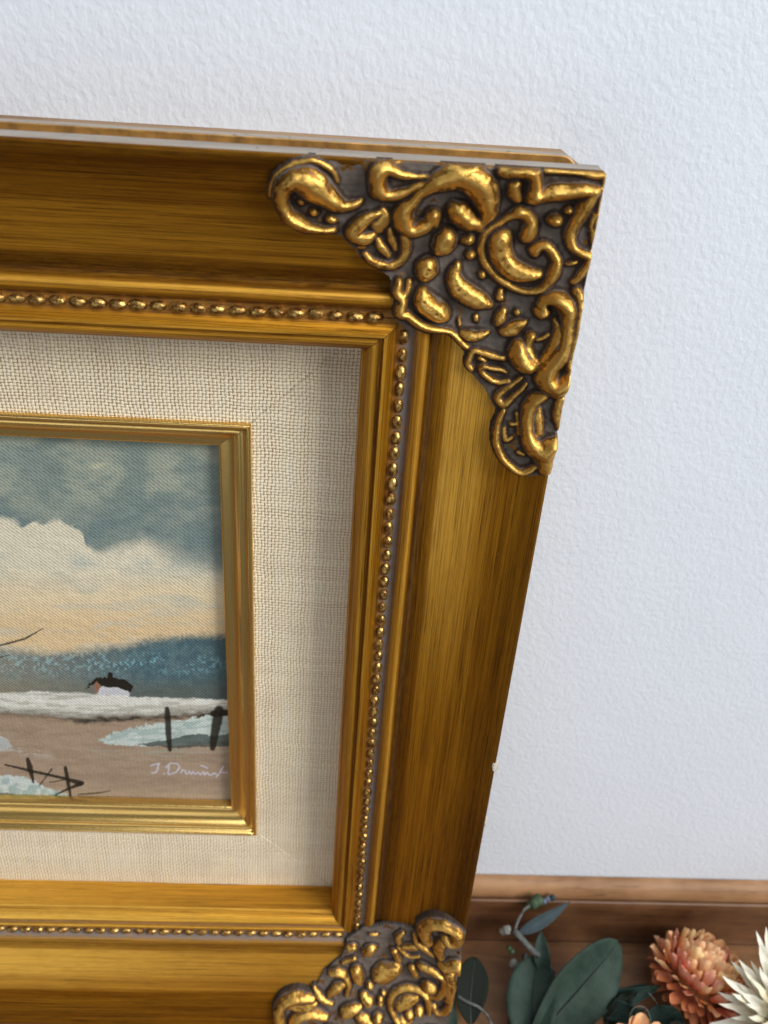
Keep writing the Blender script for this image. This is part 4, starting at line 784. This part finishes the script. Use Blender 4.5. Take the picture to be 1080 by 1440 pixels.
e = thing('eucalyptus_sprig', 'grey green eucalyptus sprig with broad rounded leaves standing beside the gold frame', 'dried leaves', 'dried stems laid beside the frame')
leaf(e, [at_z(742, 1478, 4), at_z(790, 1420, 12), at_z(832, 1372, 19), at_z(870, 1326, 22)], 23.5, M_EUC, (0.1, -0.85, 0.5), 'round', 0.10)
leaf(e, [at_z(752, 1485, 3), at_z(748, 1435, 10), at_z(750, 1390, 15), at_z(757, 1345, 17)], 17.5, M_EUC, (-0.25, -0.85, 0.45), 'round', 0.14)
leaf(e, [at_z(765, 1376, 14), at_z(763, 1350, 19), at_z(761, 1328, 22), at_z(761, 1308, 24)], 5.6, M_EUC, (-0.2, -0.9, 0.3), 'lance', 0.15)
leaf(e, [at_z(728, 1313, 24), at_z(752, 1300, 26), at_z(776, 1286, 27), at_z(802, 1268, 27)], 4.6, M_BLUE, (0.1, -0.7, 0.7), 'lance', 0.2)
tube('stem', curve_pts([at_z(776, 1370, 14), at_z(762, 1350, 18), at_z(745, 1333, 22), at_z(732, 1318, 24), at_z(722, 1309, 25)], 10), [1.5, 1.3, 1.2, 1.2, 1.1, 1.1, 1.0, 1.1, 1.2, 1.0], M_STEM, e)
tube('stem', curve_pts([at_z(724, 1311, 24.5), at_z(727, 1298, 26), at_z(736, 1281, 27), at_z(748, 1271, 28)], 8), 0.55, M_STEM, e)
tube('stem', curve_pts([at_z(776, 1370, 14), at_z(772, 1410, 8), at_z(766, 1470, 2)], 8), 0.9, M_STEM, e)
tube('stem', curve_pts([at_z(740, 1340, 20), at_z(732, 1365, 14), at_z(722, 1400, 6), at_z(716, 1440, 1)], 8), 0.5, M_STEMD, e)
for x, y, z, r, m_ in ((712, 1308, 24, 1.7, M_BUD), (706, 1310, 23, 1.2, M_BUD), (751, 1270, 28, 2.0, M_BUDG), (757, 1266, 28.5, 2.0, M_BUDG), (745, 1273, 27, 1.3, M_BUDG), (765, 1268, 28, 1.2, M_BUDB), (770, 1264, 28, 1.0, M_BUDB), (777, 1262, 28, 1.2, M_BLUE),
                   (722, 1355, 14, 1.6, M_BUD), (729, 1359, 14, 1.7, M_BUD), (725, 1361, 13, 1.0, M_BUD), (738, 1346, 17, 1.2, M_EUC), (748, 1360, 15, 1.4, M_BLUE), (744, 1366, 14, 1.4, M_BLUE), (716, 1333, 18, 0.9, M_BUDG), (720, 1338, 17, 1.1, M_BUDG), (762, 1364, 15, 1.6, M_BUD)):
    bud(e, at_z(x, y, z), r, m_)
localize(e, at_z(766, 1470, 0))

d = thing('dark_leaf_sprig', 'nearly black oval leaf on a thin stem against the lower frame edge', 'dried leaves', 'dried stems laid beside the frame')
leaf(d, [at_z(662, 1440, 5), at_z(661, 1410, 8), at_z(664, 1375, 12), at_z(668, 1346, 14)], 11.8, M_DKLF, (0.1, -0.8, 0.5), 'round', 0.1)
tube('stem', curve_pts([at_z(640, 1398, 10), at_z(655, 1408, 10), at_z(676, 1418, 8), at_z(690, 1436, 5), at_z(700, 1460, 1)], 10), 0.5, M_STEM, d)
leaf(d, [at_z(640, 1450, 4), at_z(634, 1425, 6), at_z(640, 1405, 8)], 4, M_EUC, (0.1, -0.8, 0.5), 'lance')
localize(d, at_z(700, 1460, 0))

g = thing('small_dark_sprig', 'small deep green jagged leaf sprig below the orange strawflower', 'dried leaves', 'dried stems laid beside the frame')
for pts, wdt, mt in (([(832, 1412), (860, 1408), (890, 1400), (930, 1386)], 7.5, M_TEAL), ([(838, 1415), (862, 1420), (886, 1424), (906, 1420)], 7, M_TEAL), ([(850, 1440), (862, 1425), (880, 1405), (896, 1394)], 6, M_DKLF), ([(905, 1448), (925, 1434), (945, 1430), (962, 1440)], 9, M_TEAL), ([(870, 1400), (885, 1396), (905, 1390), (922, 1389)], 4, M_EUC)):
    leaf(g, [at_z(x, y, 7+3*i) for i, (x, y) in enumerate(pts)], wdt, mt, (0.1, -0.5, 0.8), 'lance', 0.2, 0.6)
tube('stem', curve_pts([at_z(834, 1410, 8), at_z(850, 1421, 8), at_z(868, 1432, 5), at_z(885, 1446, 1)], 8), 0.8, M_STEMD, g)
localize(g, at_z(885, 1446, 0))

def petal_mesh(name, length, width, mat, tip='round', curl=0.35, cup=0.25):
    n, m = 9, 5; vs = []
    for i in range(n):
        t = i/(n-1)
        if tip == 'round': wv = width*(0.45+0.55*math.sin(math.pi*min(t*.8,.5)))*(1-max(0,(t-.72)/.30)**2.2)**0.5
        else: wv = width*(math.sin(math.pi*min(1, 0.10+0.9*t))**0.75)*(1-0.35*t)
        for j in range(m):
            s = j/(m-1)*2-1
            vs.append((length*t, s*wv/2, length*curl*t*t*0.6+cup*wv*s*s+0.07*wv*math.cos(9*s)))
    fs = [(i*m+j, i*m+j+1, (i+1)*m+j+1, (i+1)*m+j) for i in range(n-1) for j in range(m-1)]
    vs = [(a, b+0.05*width*math.sin(a*.8+width), c+0.09*width*math.sin(a*.9+b*1.7+length)*a/length) for a, b, c in vs]
    me = bpy.data.meshes.new(name); me.from_pydata((np.array(vs)*0.001).tolist(), [], fs); me.materials.append(mat)
    me.polygons.foreach_set('use_smooth', [True]*len(fs)); return me
def mat_petal(name, base, tipc, length, rough=0.5):
    t = NT(name); o = t.obj(); x = t.n('ShaderNodeSeparateXYZ', i_0=o).outputs[0]; rnd = t.n('ShaderNodeObjectInfo').outputs['Random']
    f = t.math('DIVIDE', x, length*0.001, clamp=True); n = t.noise(t.mapping(o, (150, 1500, 300)), 1.0, 3, 0.6)
    c = t.mix(t.ramp(t.math('ADD', f, t.math('MULTIPLY', t.math('SUBTRACT', rnd, 0.5), 0.35)), [(0.15, 0.0), (0.85, 1.0)]), (*base, 1), (*tipc, 1))
    c = t.mix(t.ramp(n, [(0.5, 0.0), (0.75, 0.35)]), c, (base[0]*0.6, base[1]*0.5, base[2]*0.5, 1))
    t.b.inputs['Subsurface Weight'].default_value = 0.25; t.b.inputs['Subsurface Radius'].default_value = (0.002, 0.001, 0.0006); t.b.inputs['Subsurface Scale'].default_value = 1.0
    return t.set(Base_Color=c, Roughness=rough, Normal=t.bump(n, 0.5, 0.0003))
def flower(name, label, centre, axis, rings, heart_mat, heart_r, stem_to, group='dried strawflowers beside the frame'):
    root = thing(name, label, 'dried flower', group)
    ax = Vector(axis).normalized(); q = ax.to_track_quat('Z', 'Y'); c = Vector(centre)
    for (cnt, me_list, rad, elev, zoff, sc_) in rings:
        ph = random.uniform(0, 6)
        for k in range(cnt):
            a = 2*math.pi*k/cnt+ph+random.uniform(-.09, .09); el = R_(elev+random.uniform(-13, 11))
            o = link(bpy.data.objects.new('petal', random.choice(me_list)))
            loc = q @ Vector((math.cos(a)*rad, math.sin(a)*rad, zoff)); o.location = (c+loc)*0.001
            rot = q.to_matrix().to_4x4() @ Matrix.Rotation(a, 4, 'Z') @ Matrix.Rotation(-el, 4, 'Y') @ Matrix.Rotation(random.uniform(-.4, .4), 4, 'X')
            o.rotation_euler = rot.to_euler(); s = sc_*random.uniform(.78, 1.18); o.scale = (s, s, s); o.parent = root
    bpy_c = c*1
    heart = bud(root, bpy_c, heart_r, heart_mat, 'heart')
    tube('stem', curve_pts([tuple(c-ax*1), tuple(c-ax*8), stem_to], 8), 0.9, M_STEM, root)
    localize(root, c-ax*heart_r); return root
LO = 9.5
po = [petal_mesh('petal', LO, 5.2, mat_petal('orange_petal', (0.72, 0.23, 0.06), (0.95, 0.57, 0.30), LO), 'round', 0.5, 0.3),
      petal_mesh('petal', LO*.95, 4.8, mat_petal('salmon_petal', (0.66, 0.17, 0.08), (0.93, 0.44, 0.30), LO), 'round', 0.45, 0.3)]
pr = [petal_mesh('petal', LO, 5.0, mat_petal('rust_petal', (0.30, 0.06, 0.02), (0.62, 0.22, 0.09), LO), 'round', 0.25, 0.3)]
py_ = [petal_mesh('petal', LO, 4.6, mat_petal('yellow_orange_petal', (0.80, 0.27, 0.06), (0.95, 0.62, 0.28), LO), 'round', 0.55, 0.3), po[0]]
M_HEART = mat_plain('rust_heart', (0.40, 0.13, 0.04), 0.8, 0.4, 1200)
flower('strawflower', 'orange and salmon dried strawflower with layered papery petals on the cabinet', at_z(984, 1374, 14), (0.50, 0.42, 0.80),
    [(26, pr, 9.0, -50, -5.5, .75), (28, pr, 10.8, -28, -4.0, .72), (30, po, 12.2, 0, -2.5, .72), (32, po, 12.8, 28, -0.8, .70), (32, po, 12.4, 50, 1.2, .70), (30, py_, 11.2, 65, 3.4, .70), (28, py_, 9.4, 74, 5.2, .68), (24, py_, 7.2, 80, 6.4, .66), (16, po, 4.5, 84, 6.8, .62)], M_HEART, 10.5, tuple(at_z(1010, 1440, 1)))
LW = 24
pwm = mat_petal('cream_petal', (0.78, 0.68, 0.44), (0.88, 0.85, 0.72), LW)
pw1 = [petal_mesh('petal', LW, 4.6, pwm, 'point', 0.15, 0.2), petal_mesh('petal', LW*.92, 4.0, pwm, 'point', 0.22, 0.2)]
pw2 = [petal_mesh('petal', LW*.7, 3.4, pwm, 'point', 0.35, 0.2)]
flower('strawflower', 'creamy white dried strawflower with long pointed petals at the right edge', at_z(1108, 1436, 24), (0.05, -0.55, 0.85),
    [(28, pw1, 3, 0, -1, 1.0), (30, pw1, 3, 11, 0, .97), (28, pw1, 2.8, 23, .7, .9), (24, pw1, 2.5, 36, 1.3, .8), (18, pw2, 2, 52, 2, .85)], mat_plain('yellow_heart', (0.70, 0.48, 0.12), 0.8, 0.4, 900), 4.0, tuple(at_z(1120, 1500, 1)))
flower('strawflower', 'peach coloured strawflower bud peeking up at the bottom edge below the dark sprig', at_z(893, 1478, 13), (-0.05, -0.35, 0.95),
    [(14, po, 3.5, 15, -1, .8), (13, po, 3, 40, 0, .85), (10, py_, 2, 62, 1, .85)], M_HEART, 3.2, tuple(at_z(905, 1530, 1)))
w = thing('grass_strand', 'fine pale curled grass strand beneath the orange strawflower', 'dried grass')
tube('strand', curve_pts([at_z(884, 1440, 12), at_z(888, 1422, 16), at_z(897, 1415, 18), at_z(908, 1418, 17), at_z(914, 1430, 13), at_z(917, 1452, 4)], 20), 0.14, M_BUD, w, 6)
tube('strand', curve_pts([at_z(912, 1396, 16), at_z(922, 1408, 14), at_z(930, 1424, 11), at_z(934, 1445, 3)], 14), 0.12, M_BUD, w, 6)
localize(w, at_z(917, 1452, 0))
